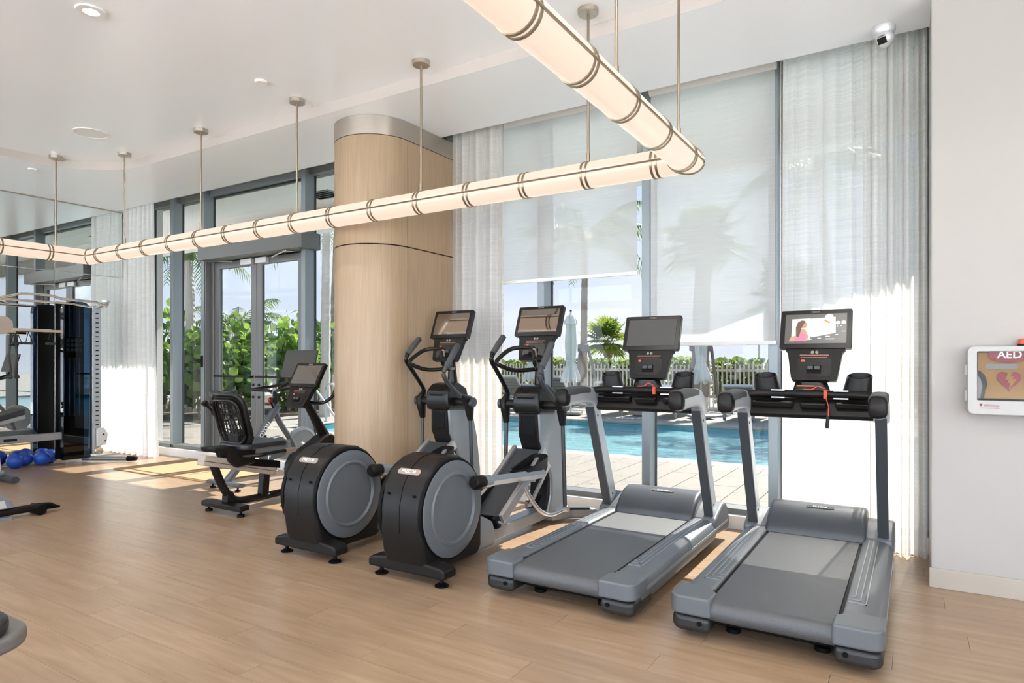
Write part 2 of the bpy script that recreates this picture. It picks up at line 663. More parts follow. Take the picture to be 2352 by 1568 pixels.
# ceiling: lower soffit around a raised tray with round corners
TX0, TX1, TY0, TY1, TR = -8.18, -0.25, -2.6, 4.015, 0.85
bm = bmesh.new()
outl = [bm.verts.new(p) for p in ((XL, YB, ZC), (XR, YB, ZC), (XR, 5.02, ZC), (XL, 5.02, ZC))]
hole = rrect(TX0, TX1, TY0, TY1, TR, 10)
hv = [bm.verts.new((p[0], p[1], ZC)) for p in hole]
ht = [bm.verts.new((p[0], p[1], ZT)) for p in hole]
ed = [bm.edges.new((outl[i], outl[(i + 1) % 4])) for i in range(4)] + [bm.edges.new((hv[i], hv[(i + 1) % len(hv)])) for i in range(len(hv))]
bmesh.ops.triangle_fill(bm, use_beauty=True, edges=ed)
bm.faces.new(ht)
v = [bm.verts.new(p) for p in ((XL, 5.02, 3.72), (XR, 5.02, 3.72), (XR, 5.0, 3.72), (XL, 5.0, 3.72))]
bm.faces.new((outl[3], outl[2], v[1], v[0]))
bmesh.ops.recalc_face_normals(bm, faces=bm.faces[:])
me = bpy.data.meshes.new('ceiling')
bm.to_mesh(me)
bm.free()
me.materials.append(MATS['tray_paint'])
ceiling = bpy.data.objects.new('ceiling', me)
C.objects.link(ceiling)
nh = len(hole)
MB().add([(p[0], p[1], ZC) for p in hole] + [(p[0], p[1], ZT) for p in hole], [(i, (i + 1) % nh, nh + (i + 1) % nh, nh + i) for i in range(nh)]).build('tray_fascia', 'fascia_lamp_tint', ceiling)
struct(ceiling, 'white gloss ceiling with a raised round-cornered tray')
MB().box(XL, 0.09, 5.02, 5.66, 3.70, 3.75).build('curtain_pocket', 'ceiling_paint', ceiling)
MB().box(XL - 0.4, XR + 0.4, YB - 0.4, 5.72, 3.75, 4.0).build('roof_slab', 'overhang_stucco', ceiling)

# right pier wall, back and far walls
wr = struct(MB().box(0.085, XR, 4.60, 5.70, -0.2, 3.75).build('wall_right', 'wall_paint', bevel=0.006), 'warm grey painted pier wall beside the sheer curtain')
bb = struct(MB().box(0.075, XR, 4.584, 4.602, 0, 0.115).build('baseboard_right', 'baseboard_paint', bevel=0.003), 'beige baseboard along the grey pier wall')
wf = MB().box(XR, XR + 0.2, YB, 4.6, 3.3, 3.75)
for (a, b_) in ((YB, -3.6), (-1.1, -0.7), (1.8, 4.6)):
    wf.box(XR, XR + 0.2, a, b_, -0.2, 3.3)
struct(wf.build('wall_far_right', 'white_paint'))
for k, (a, b_) in enumerate(((-3.6, -1.1), (-0.7, 1.8))):  # unseen windows, assumed and added for daylight from the right
    w_ = struct(MB().box(XR + 0.05, XR + 0.12, a, b_, -0.02, 0.06).box(XR + 0.05, XR + 0.12, a, b_, 3.24, 3.3).build('window_%d' % (30 + k), 'aluminium'))
    MB().box(XR + 0.08, XR + 0.09, a, b_, 0.06, 3.24).build('pane', 'clear_glass', w_)
wb = MB()
for (a, b_) in ((XL, -9.3), (-5.9, -5.5), (-2.1, -1.7), (1.7, 2.1), (4.6, XR)):
    wb.box(a, b_, YB - 0.2, YB, -0.2, 3.75)
wb.box(XL, XR, YB - 0.2, YB, 3.3, 3.75)
struct(wb.build('wall_back', 'white_paint'))
n_w = 20
for (a, b_) in ((-9.3, -5.9), (-5.5, -2.1), (-1.7, 1.7), (2.1, 4.6)):  # unseen windows added so sky light fills the room from behind
    w_ = struct(MB().box(a, b_, YB - 0.12, YB - 0.05, -0.02, 0.06).box(a, b_, YB - 0.12, YB - 0.05, 3.24, 3.3)
                .box((a + b_) / 2 - 0.03, (a + b_) / 2 + 0.03, YB - 0.12, YB - 0.05, 0.06, 3.24).build('window_%d' % n_w, 'aluminium'))
    MB().box(a, (a + b_) / 2 - 0.03, YB - 0.09, YB - 0.08, 0.06, 3.24).build('pane', 'clear_glass', w_)
    MB().box((a + b_) / 2 + 0.03, b_, YB - 0.09, YB - 0.08, 0.06, 3.24).build('pane', 'clear_glass', w_)
    n_w += 1

# mirror wall on the left
wl = struct(MB().box(XL - 0.25, XL - 0.012, YB, 5.72, -0.2, 3.75).box(XL - 0.03, XL + 0.02, 5.215, 5.36, 0.0, 3.72).build('wall_left', 'white_paint'),
            'white side wall clad in frameless mirror panels')
ys = [5.212, 4.232, 3.03, 1.83, 0.63, -0.57, -1.77, -2.97, -4.0]
for i in range(len(ys) - 1):
    for (z0, z1) in ((0.012, 2.545), (2.551, 3.485)):
        MB().box(XL - 0.012, XL, ys[i + 1] + 0.003, ys[i], z0, z1).build('mirror_panel', 'mirror', wl, bevel=0.002, seg=1)
MB().box(XL - 0.012, XL + 0.008, YB, 5.212, 3.485, ZC).build('top_channel', 'brushed_steel', wl)
MB().box(XL - 0.005, XL + 0.004, 3.9, 5.212, 2.543, 2.553).build('joint_channel', 'silver', wl)
struct(MB().box(XL, -9.35, 5.205, 5.215, 0, 0.12).build('baseboard_left', 'baseboard_paint'))

# window wall ---------------------------------------------------------------
struct(MB().box(XL, 0.085, 5.36, 5.66, -0.2, 0.105).build('trim_1', 'white_paint', bevel=0.006), 'low white kerb under the window frames')
bays = [(-9.8, -9.085), (-9.085, -8.345), None, (-6.32, -5.2), (-5.2, -4.1), (-4.1, -3.02), (-3.02, -1.98), (-1.98, -0.942), (-0.942, 0.085)]
names = ['by the mirror wall', 'beside the double door', '', 'between the double door and the column', 'behind the column', 'beside the column',
         'with the coconut palm behind its short blind', 'with the cabbage palm behind its long blind', 'behind the sheer curtain at the pier']
wi = 1
for k, bay in enumerate(bays):
    if not bay:
        continue
    a, b_ = bay
    w_ = MB().box(a, b_, 5.42, 5.60, 0.105, 0.15).box(a, b_, 5.50, 5.60, 3.62, 3.70).build('window_%d' % wi, 'grey_aluminium', bevel=0.004)
    struct(w_, 'floor to ceiling window bay ' + names[k])
    wi += 1
    MB().box(a - 0.035, a + 0.037, 5.42, 5.575, 0.105, 3.70).build('mullion', 'aluminium', w_, bevel=0.003)
    if k == 8:
        MB().box(0.03, 0.084, 5.42, 5.575, 0.105, 3.70).build('mullion', 'aluminium', w_, bevel=0.003)
    MB().box(a + 0.037, a + 0.045, 5.565, 5.59, 0.15, 3.62).box(b_ - 0.045, b_ - 0.035, 5.565, 5.59, 0.15, 3.62).build('gasket', 'dark_gasket', w_)
    MB().box(a + 0.037, b_ - 0.035, 5.574, 5.584, 0.15, 3.62).build('pane', 'window_glass', w_)
# transom over the door
w_ = struct(MB().box(-8.345, -6.32, 5.50, 5.60, 3.62, 3.70).build('window_%d' % wi, 'aluminium'), 'transom window over the double door')
MB().box(-8.38, -8.308, 5.42, 5.575, 0.0, 3.70).build('mullion', 'aluminium', w_, bevel=0.003)
MB().box(-8.308, -6.355, 5.574, 5.584, 2.86, 3.62).build('pane', 'window_glass', w_)
MB().box(-8.308, -8.30, 5.565, 5.59, 2.86, 3.62).box(-8.308, -6.355, 5.565, 5.59, 3.6, 3.62).build('gasket', 'dark_gasket', w_)

# double door
door = thing('door_1', 'grey aluminium double glass door with push bars and overhead closers', 'door', (-7.33, 5.52, 0))
del door['category']
struct(door)
MB().box(-0.94, -0.885, -0.02, 0.08, 0, 2.71).box(0.91, 0.985, -0.02, 0.08, 0, 2.71).box(-0.94, 0.985, -0.02, 0.08, 2.70, 2.78).build('door_frame', 'grey_aluminium', door, bevel=0.004)
MB().box(-0.94, 1.12, -0.22, 0.08, 2.70, 2.90).build('header_box', 'grey_aluminium', door, bevel=0.005)
MB().box(-0.97, -0.945, -0.09, 0.05, 0.1, 2.70).build('reveal_post', 'grey_aluminium', door)
for (a, b_, sgn) in ((-0.885, -0.003, -1), (0.003, 0.91, 1)):
    lf = MB().box(a, a + 0.105, 0, 0.05, 0.01, 2.69).box(b_ - 0.105, b_, 0, 0.05, 0.01, 2.69).box(a + 0.105, b_ - 0.105, 0, 0.05, 0.01, 0.22).box(a + 0.105, b_ - 0.105, 0, 0.05, 2.60, 2.69)
    lf = lf.build('door_leaf', 'grey_aluminium', door, bevel=0.003)
    MB().box(a + 0.105, b_ - 0.105, 0.02, 0.032, 0.22, 2.60).build('door_pane', 'window_glass', lf)
    MB().box(a + 0.05, b_ - 0.05, -0.06, -0.045, 1.125, 1.15).box(a + 0.05, a + 0.065, -0.05, 0, 1.125, 1.15).box(b_ - 0.065, b_ - 0.05, -0.05, 0, 1.125, 1.15).build('push_bar', 'charcoal', lf, bevel=0.003)
    xs = b_ - 0.055 if sgn < 0 else a + 0.055
    for z in (0.87, 1.03):
        MB().cyl((xs, -0.012, z), (xs, 0.0, z), 0.018).build('lock_cylinder', 'charcoal', lf)
    xm = b_ - 0.26 if sgn < 0 else a + 0.03
    MB().box(xm, xm + 0.22, -0.05, 0, 2.61, 2.685).build('magnet_lock', 'plate_white', lf, bevel=0.004)
    xa = a + 0.05 if sgn < 0 else b_ - 0.10
    MB().tube([(xa, -0.20, 2.69), (xa + (0.42 if sgn < 0 else -0.42), -0.06, 2.665)], 0.011, 8).tube([(xa, -0.20, 2.69), (xa + 0.02, -0.05, 2.70)], 0.011, 8).build('closer_arm', 'chrome', lf)
pl = MB().tube([(0.20, 0.07, 0.8), (0.20, 0.11, 0.8), (0.20, 0.11, 1.12), (0.20, 0.07, 1.12)], 0.012, 8).build('pull_handle', 'charcoal', door)
cr = MB().box(-1.04, -1.0, -0.11, -0.095, 1.26, 1.42).build('card_reader', 'black', door, bevel=0.004)

# exterior overhang above the terrace
oh = struct(MB().prism([(-20, 5.72), (0.6, 5.72), (2.6, 5.72), (2.6, 6.2), (0.6, 6.45), (-1.3, 7.1), (-20, 7.1)], 'z', 3.64, 3.9).build('overhang', 'overhang_stucco'), 'white stucco overhang above the terrace')
MB().prism([(-20, 6.86), (-1.3, 6.86), (0.6, 6.2), (2.6, 5.95), (2.6, 6.2), (0.6, 6.45), (-1.3, 7.1), (-20, 7.1)], 'z', 3.33, 3.64).build('edge_beam', 'overhang_stucco', oh)
vg = thing('soffit_vent', 'square slotted grey vent in the overhang soffit', 'vent', (-6.93, 6.28, 3.62))
MB().box(-0.25, 0.25, -0.14, 0.2, 0.01, 0.02).build('vent_plate', 'vent_grey', vg)
for i in range(4):
    MB().box(-0.21, 0.21, -0.10 + i * 0.07, -0.075 + i * 0.07, -0.006, 0.012).build('slat', 'dark_gasket', vg)

# ------------------------------------------------------------------ wood clad column
col = thing('column', 'beige wood-clad rounded column with a brushed metal top band', 'column', (-4.28, 4.535, 0))
RC, YE = 0.38, 0.80


def col_ring(a0, a1, r_, n=24):
    return [(r_ * cos(R(a0 + (a1 - a0) * i / n)), r_ * sin(R(a0 + (a1 - a0) * i / n))) for i in range(n + 1)]


core = col_ring(180, 360, RC - 0.02) + [(RC - 0.02, YE), (-RC + 0.02, YE)]
MB().prism(core, 'z', 0, 3.495).build('core', 'black', col)
for (z0, z1) in ((0.05, 2.364), (2.373, 3.33)):
    P = col_ring(180.6, 359.4, RC) + list(reversed(col_ring(180.6, 359.4, RC - 0.019)))
    MB().prism(P, 'z', z0, z1).build('curved_panel', 'column_laminate', col, bevel=0.002, seg=1)
    for sx in (1, -1):
        MB().box(min(sx * RC, sx * (RC - 0.019)), max(sx * RC, sx * (RC - 0.019)), 0.004, YE, z0, z1).build('side_panel', 'column_laminate', col, bevel=0.002, seg=1)
P = col_ring(180, 360, RC + 0.004) + [(RC + 0.004, YE), (-RC - 0.004, YE)]
MB().prism(P, 'z', 3.333, 3.498).build('top_band', 'brushed_steel', col)
P = col_ring(180, 360, RC - 0.008) + [(RC - 0.008, YE), (-RC + 0.008, YE)]
MB().prism(P, 'z', 0.001, 0.05).build('plinth', 'charcoal', col)


# ------------------------------------------------------------------ curtains, blinds
def curtain(name, x0, x1, y0, z0, z1, pitch, amp, mat, label, seed, flare=0.0, tight=0.0):
    r_ = random.Random(seed)
    n_p = max(2, int(round((x1 - x0) / pitch)))
    nx = n_p * 10
    ph = [r_.uniform(-0.5, 0.5) for _ in range(n_p + 2)]
    am = [r_.uniform(0.6, 1.25) for _ in range(n_p + 2)]
    zs = [z0 + (z1 - z0) * t for t in (0, 0.08, 0.2, 0.35, 0.5, 0.65, 0.8, 0.92, 1)]
    v, f = [], []
    for zi, z in enumerate(zs):
        t = zi / (len(zs) - 1)
        for i in range(nx + 1):
            u = i / nx
            k = u * n_p
            i0 = int(min(k, n_p))
            fr = k - i0
            p_ = ph[i0] * (1 - fr) + ph[i0 + 1] * fr
            a_ = (am[i0] * (1 - fr) + am[i0 + 1] * fr) * amp * (1.0 + 0.35 * (1 - t))
            x = x0 + (x1 - x0) * u + 0.012 * sin(k * 2 * pi * 0.5 + p_ * 3 * (1 - t))
            x += flare * (1 - t) ** 2 * (u - 0.5) * 2
            yy = y0 + a_ * sin(2 * pi * k + p_ * 1.6 * (1 - t)) + 0.35 * a_ * sin(4 * pi * k + 1.3 * p_)
            v.append((x, yy, z))
    for zi in range(len(zs) - 1):
        for i in range(nx):
            a = zi * (nx + 1) + i
            f.append((a, a + 1, a + nx + 2, a + nx + 1))
    root = thing(name, label, 'curtain', ((x0 + x1) / 2, y0, z0))
    mb = MB()
    mb.add([(q[0] - (x0 + x1) / 2, q[1] - y0, q[2] - z0) for q in v], f)
    o = mb.build('fabric', mat, root, ang=180)
    tx0, tx1 = x0 - (x0 + x1) / 2, x1 - (x0 + x1) / 2
    MB().box(tx0, tx1, -0.02, 0.02, z1 - z0, z1 - z0 + 0.03).build('track', 'white_paint', root)
    return root


curtain('sheer_curtain', -9.76, -8.99, 5.11, 0.012, 3.66, 0.11, 0.030, 'sheer', 'white sheer curtain gathered at the mirror wall', 3, flare=0.10)
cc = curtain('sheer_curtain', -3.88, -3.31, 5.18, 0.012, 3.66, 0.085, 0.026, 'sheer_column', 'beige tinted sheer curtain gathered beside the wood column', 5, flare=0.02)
c1 = curtain('sheer_curtain', -0.84, -0.285, 5.25, 0.012, 3.66, 0.09, 0.018, 'sheer', 'white sheer curtain panel drawn flat beside the long blind', 8)
c2 = curtain('sheer_curtain', -0.305, 0.072, 5.20, 0.012, 3.66, 0.048, 0.032, 'sheer_dense', 'grey white sheer curtain in deep folds against the pier wall', 11)
MB().cyl((0.33, -0.04, 1.45), (0.33, -0.04, 3.6), 0.004, 8).tube([(0.33, -0.04, 1.45), (0.33, -0.04, 1.68)], 0.009, 8).build('draw_wand', 'brushed_steel', cc)
MB().cyl((-0.285, -0.05, 1.40), (-0.285, -0.05, 3.6), 0.004, 8).tube([(-0.285, -0.05, 1.40), (-0.285, -0.05, 1.66)], 0.009, 8).build('draw_wand', 'brushed_steel', c1)


def blind(x0, x1, y0, z0, label):
    t = thing('roller_blind', label, 'blind', ((x0 + x1) / 2, y0, z0))
    w2 = (x1 - x0) / 2
    MB().box(-w2 + 0.01, w2 - 0.01, -0.0012, 0.0012, 0.02, 3.60 - z0).build('fabric', 'blind_fabric', t)
    MB().box(-w2, w2, -0.012, 0.012, 0, 0.032).build('bottom_rail', 'white_paint', t, bevel=0.004)
    MB().cyl((-w2, 0.0, 3.635 - z0), (w2, 0.0, 3.635 - z0), 0.035, 16).build('roller', 'white_paint', t)


blind(-3.47, -2.035, 5.385, 2.085, 'short white roller blind stopping above head height')
blind(-1.93, -0.912, 5.385, 1.465, 'long white roller blind lowered behind the treadmills')

# ------------------------------------------------------------------ linear pendant light
lamp = thing('linear_pendant', 'square loop of glowing opal tubes on bronze suspension rods', 'pendant light', (0, 0, 0))
LX0, LX1, LY0, LY1, LZ, LR = -8.03, -1.15, -1.6, 3.82, 2.525, 0.083


def tube_leg(p, q, first, step, rods, name_axis):
    """opal sections between double bands from corner p to corner q"""
    p, q = Vector(p), Vector(q)
    L_ = (q - p).length
    d = (q - p).normalized()
    side = Vector((-d.y, d.x, 0))
    marks = []
    s_ = first
    while s_ < L_ - 0.1:
        marks.append(s_)
        s_ += step
    ends = [0.0] + marks + [L_]
    for i in range(len(ends) - 1):
        a, b_ = ends[i], ends[i + 1]
        mb = MB()
        n_ = 28
        vs_ = []
        for (s0, is_p, is_q) in ((a, i == 0, False), (b_, False, i == len(ends) - 2)):
            for j in range(n_):
                g = 2 * pi * j / n_
                off = LR * cos(g)
                s1 = s0
                if is_p:
                    s1 = s0 + off * MIT[name_axis][0]
                if is_q:
                    s1 = s0 - off * MIT[name_axis][1]
                pt = p + d * s1 + side * off + Vector((0, 0, LR * sin(g)))
                vs_.append(pt)
        mb.add(vs_, [(j, (j + 1) % n_, n_ + (j + 1) % n_, n_ + j) for j in range(n_)])
        mb.build('tube_section', 'opal_glass', lamp, ang=60)
    for s0 in marks:
        mb = MB()
        for ds in (-0.016, 0.016):
            c = p + d * (s0 + ds)
            M = Matrix.Translation(c) @ d.to_track_quat('Z', 'Y').to_matrix().to_4x4()
            mb.lathe([(LR, -0.007), (LR + 0.005, -0.007), (LR + 0.005, 0.007), (LR, 0.007)], 32, M)
        mb.build('band', 'lamp_brass', lamp)
    for sg in (1, -1):
        o_ = side * sg * (LR + 0.003)
        M0 = p + o_ + d * (LR * (1 if MIT[name_axis][0] * sg > 0 else -1) * (1 if MIT[name_axis][0] else 0))
        M1 = q + o_ - d * (LR * (1 if MIT[name_axis][1] * sg > 0 else -1) * (1 if MIT[name_axis][1] else 0))
        MB().tube([M0, M1], 0.006, 6).build('spine', 'lamp_brass', lamp)
    for s0 in rods:
        c = p + d * s0
        rod = MB().cyl((c.x, c.y, LZ + LR + 0.05), (c.x, c.y, ZT), 0.0085, 10).tube([(c.x, c.y, LZ + LR), (c.x, c.y, LZ + LR + 0.06)], 0.013, 8).build('rod', 'lamp_brass', lamp)
        MB().lathe([(0.0, -0.035), (0.062, -0.035), (0.066, -0.03), (0.066, -0.001), (0.0, -0.001)], 28, Matrix.Translation((c.x, c.y, ZT))).build('canopy', 'brushed_steel', rod)


# every leg runs so that the inside of the loop is on its right: mitre signs follow
MIT = {'far': (-1, -1), 'right': (-1, -1), 'near': (-1, -1), 'left': (-1, -1)}
tube_leg((LX0, LY1, LZ), (LX1, LY1, LZ), 0.29, 0.4585, [0.7485 + 1.3755 * k for k in range(5)], 'far')
tube_leg((LX1, LY1, LZ), (LX1, LY0, LZ), 0.07, 0.4606, [0.13, 1.0512, 2.4330, 3.8148], 'right')
tube_leg((LX1, LY0, LZ), (LX0, LY0, LZ), 0.40, 0.4606, [0.86 + 1.3818 * k for k in range(5)], 'near')
tube_leg((LX0, LY0, LZ), (LX0, LY1, LZ), 0.40, 0.4606, [0.6, 2.0, 3.4, 5.08], 'left')
for (cx_, cy_) in ((LX0, LY1), (LX1, LY1), (LX0, LY0), (LX1, LY0)):
    mb = MB()
    sx = -1 if cx_ == LX0 else 1
    sy = 1 if cy_ == LY1 else -1
    ring = []
    for j in range(32):
        g = 2 * pi * j / 32
        o_ = (LR + 0.004) * cos(g)
        ring.append((cx_ + sx * o_, cy_ + sy * o_, LZ + (LR + 0.004) * sin(g)))
    mb.tube(ring, 0.006, 6, closed=True)
    mb.build('corner_band', 'lamp_brass', lamp)

# ------------------------------------------------------------------ small ceiling fittings
dl_mesh = None
for gx in (-6.5, -4.509, -2.5, -0.6, 1.6, 3.4):  # one fixture is in view; the others are added to brighten the room
    for gy in (2.156, 0.16, -1.84):
        zz = ZT if gx < -0.3 else ZC
        lb = 'round recessed downlight glowing in the ceiling tray, from a largely added grid' if zz == ZT else 'added unseen downlight in the lower ceiling beside the tray'
        t = thing('downlight', lb, 'downlight', (gx, gy, zz), 0, 'recessed downlights in the ' + ('tray' if zz == ZT else 'lower ceiling, added for fill'))
        MB().lathe([(0.0, -0.001), (0.045, -0.001), (0.05, -0.012), (0.085, -0.012), (0.09, -0.001), (0.0, 0.0)], 28).build('trim_ring', 'white_paint', t)
        MB().lathe([(0.0, -0.006), (0.04, -0.006), (0.04, -0.002), (0, -0.002)], 24).build('lens', 'downlight_lens', t)
        la = bpy.data.lights.new('downlight_lamp', 'AREA')
        la.shape = 'DISK'
        la.size = 0.12
        la.energy = DOWNLIGHT_W
        la.color = (1.0, 0.96, 0.91)
        la.spread = R(165)
        lo = bpy.data.objects.new('downlight_lamp', la)
        C.objects.link(lo)
        lo.parent = t
        lo.location = (0, 0, -0.015)
t = tag(MB().lathe([(0, -0.016), (0.045, -0.016), (0.052, -0.008), (0.052, 0), (0, 0)], 24).build('sprinkler_cover', 'white_paint', loc=(-4.482, 3.422, ZT)), 'small round white sprinkler cover on the ceiling tray', 'sprinkler')
t = thing('ceiling_speaker', 'large round white speaker grille in the ceiling tray', 'speaker', (-6.918, 3.308, ZT))
MB().lathe([(0.0, -0.006), (0.14, -0.006), (0.14, -0.001), (0, 0)], 32).build('grille', 'white_paint', t)
MB().lathe([(0.14, -0.001), (0.142, -0.009), (0.155, -0.009), (0.158, -0.001)], 32).build('rim', 'white_paint', t)
tag(MB().lathe([(0, -0.014), (0.04, -0.014), (0.045, -0.006), (0.045, 0), (0, 0)], 24).build('sprinkler_cover', 'white_paint', loc=(-8.446, 3.427, ZC)), 'small round white sprinkler cover near the mirror wall', 'sprinkler')

t = thing('security_camera', 'white dome security camera hanging from the soffit by the pier', 'camera', (-0.168, 4.868, ZC))
MB().lathe([(0.0, -0.001), (0.066, -0.001), (0.068, -0.03), (0.058, -0.055), (0.04, -0.075), (0, -0.08)], 28).build('mount', 'plate_white', t)
Mc = Matrix.Translation((0.01, -0.02, -0.085))
MB().ball((0.01, -0.02, -0.088), 0.052, 24, 14).build('dome', 'plate_white', t)
dv = Vector((-0.35, -0.75, -0.45)).normalized()
Mq = Matrix.Translation(Vector((0.01, -0.02, -0.088))) @ dv.to_track_quat('Z', 'Y').to_matrix().to_4x4()
MB().box(-0.026, 0.026, -0.02, 0.02, 0.03, 0.056).xf(Mq).build('lens_block', 'charcoal_gloss', t, bevel=0.003)
MB().box(-0.02, 0.02, 0.024, 0.032, 0.03, 0.05).xf(Mq).build('light_strip', 'aed_grey', t, bevel=0.002)

# ------------------------------------------------------------------ door mats
for (x0, x1, y0, y1, lb) in ((-8.46, -7.54, 4.30, 5.30, 'tan coir mat inside the double door, nearer the mirror wall'),
                             (-7.50, -6.58, 4.36, 5.28, 'tan coir mat inside the double door, beside the spin bike')):
    tag(MB().box(-(x1 - x0) / 2, (x1 - x0) / 2, -(y1 - y0) / 2, (y1 - y0) / 2, 0, 0.012).build('door_mat', 'mat_coir', bevel=0.003, loc=((x0 + x1) / 2, (y0 + y1) / 2, 0)), lb, 'mat')
# ------------------------------------------------------------------ shared console (tilted display over a button panel)
def console(root, base, tilt, picture=None, w=0.21, s=1.0):
    """base: bottom centre of the panel; tilt back in degrees; display faces -y"""
    M = Matrix.Translation(base) @ Matrix.Rotation(R(-tilt), 4, 'X') @ Matrix.Scale(s, 4)
    P = [(-0.125, 0.0), (0.125, 0.0), (0.133, 0.02), (0.16, 0.19), (0.175, 0.205), (0.175, 0.235), (-0.175, 0.235), (-0.175, 0.205), (-0.16, 0.19), (-0.133, 0.02)]
    pan = MB().prism(P, 'y', 0.0, 0.05).xf(M).build('button_panel', 'charcoal', root, bevel=0.006)
    dsp = MB().prism(rrect(-w, w, 0.21, 0.475, 0.012), 'y', -0.008, 0.03).xf(M).build('display', 'charcoal_gloss', root, bevel=0.003)
    scr = MB().box(-w + 0.03, w - 0.03, -0.0105, -0.007, 0.243, 0.445).xf(M).build('screen', {'warm': 'screen_warm', 'workout': 'screen_plain'}.get(picture, 'screen_off'), dsp)
    F = M @ Matrix.Rotation(R(90), 4, 'X')

    def T(u, vv, off):
        return M @ Matrix.Translation((u, off, vv)) @ Matrix.Rotation(R(90), 4, 'X')
    text('brand_lettering', 'PRECOR', 0.014, 'letter_grey', dsp, T(0, 0.459, -0.0085))
    MB().box(-0.085, 0.085, -0.003, 0.001, 0.162, 0.17).box(-0.08, 0.075, -0.003, 0.001, 0.15, 0.154).xf(M).build('accent_line', 'bronze_line', pan)
    MB().lathe([(0.006, 0), (0.008, 0.002), (0.010, 0)], 14, T(-0.012, 0.187, -0.001)).lathe([(0.006, 0), (0.008, 0.002), (0.010, 0)], 14, T(0.014, 0.187, -0.001)).build('button_mark', 'letter_grey', pan)
    MB().box(-0.075, -0.055, -0.004, 0.001, 0.122, 0.136).xf(M).build('stop_button', 'red_button', pan)
    MB().prism(rrect(-0.10, 0.10, 0.025, 0.145, 0.02), 'y', -0.002, 0.001).xf(M).build('key_field', 'charcoal_gloss', pan)
    tg = MB().box(-0.042, 0.042, -0.006, 0.001, 0.045, 0.098).xf(M).build('toggle_well', 'black', pan, bevel=0.003)
    for sx in (-1, 1):
        MB().box(min(sx * 0.003, sx * 0.036), max(sx * 0.003, sx * 0.036), -0.016, -0.004, 0.068, 0.092).xf(M).build('toggle', 'grip_grey', tg, bevel=0.003)
    if picture == 'workout':
        z0, zw = 0.243, 0.202
        x0, xw = -w + 0.03, 2 * w - 0.06

        def Q(poly, lay):
            return [(x0 + a * xw, z0 + b_ * zw) for (a, b_) in poly], -0.0108 - lay * 0.0004
        mb = MB()

        def put(poly, lay, mi):
            mb.cur = mi
            p_, y_ = Q(poly, lay)
            mb.prism(p_, 'y', y_, -0.0103)
        put([(0.11, 0.10), (0.42, 0.12), (0.42, 0.86), (0.11, 0.84)], 1, 5)
        put([(0.43, 0.20), (0.83, 0.34), (0.82, 0.88), (0.38, 0.84)], 2, 0)
        put([(0.07, 0.08), (0.36, 0.08), (0.40, 0.22), (0.33, 0.50), (0.25, 0.50), (0.20, 0.28), (0.10, 0.22)], 3, 1)
        put([(0.17, 0.08), (0.34, 0.08), (0.35, 0.32), (0.27, 0.36), (0.20, 0.24)], 4, 3)
        put([(0.27, 0.52), (0.35, 0.54), (0.36, 0.68), (0.32, 0.76), (0.26, 0.70)], 4, 1)
        put([(0.19, 0.25), (0.24, 0.22), (0.27, 0.52), (0.32, 0.70), (0.33, 0.77), (0.27, 0.79), (0.21, 0.72), (0.18, 0.55)], 5, 2)
        for (cx_, cz_, rr, mi) in ((0.72, 0.90, 0.07, 0), (0.86, 0.70, 0.04, 5), (0.95, 0.71, 0.04, 5)):
            put([(cx_ + rr * cos(2 * pi * i / 18), cz_ - 0.02 + rr * 1.7 * sin(2 * pi * i / 18) * 0.9) for i in range(18)], 4, mi)
        put([(0.63, 0.78), (0.66, 0.80), (0.74, 0.70), (0.72, 0.66)], 5, 6)
        for (a, b_, ww) in ((0.42, 0.13, 0.03), (0.54, 0.16, 0.06), (0.67, 0.22, 0.07), (0.67, 0.13, 0.14), (0.82, 0.27, 0.05), (0.92, 0.38, 0.06), (0.84, 0.55, 0.02), (0.90, 0.56, 0.02)):
            put([(a, b_), (a + ww, b_), (a + ww, b_ + 0.025), (a, b_ + 0.025)], 3, 4)
        mb.xf(M).build('screen_picture', ['pic_page', 'pic_skin', 'pic_hair', 'pic_pink', 'letter_white', 'pic_light', 'orange'], scr)
    return M


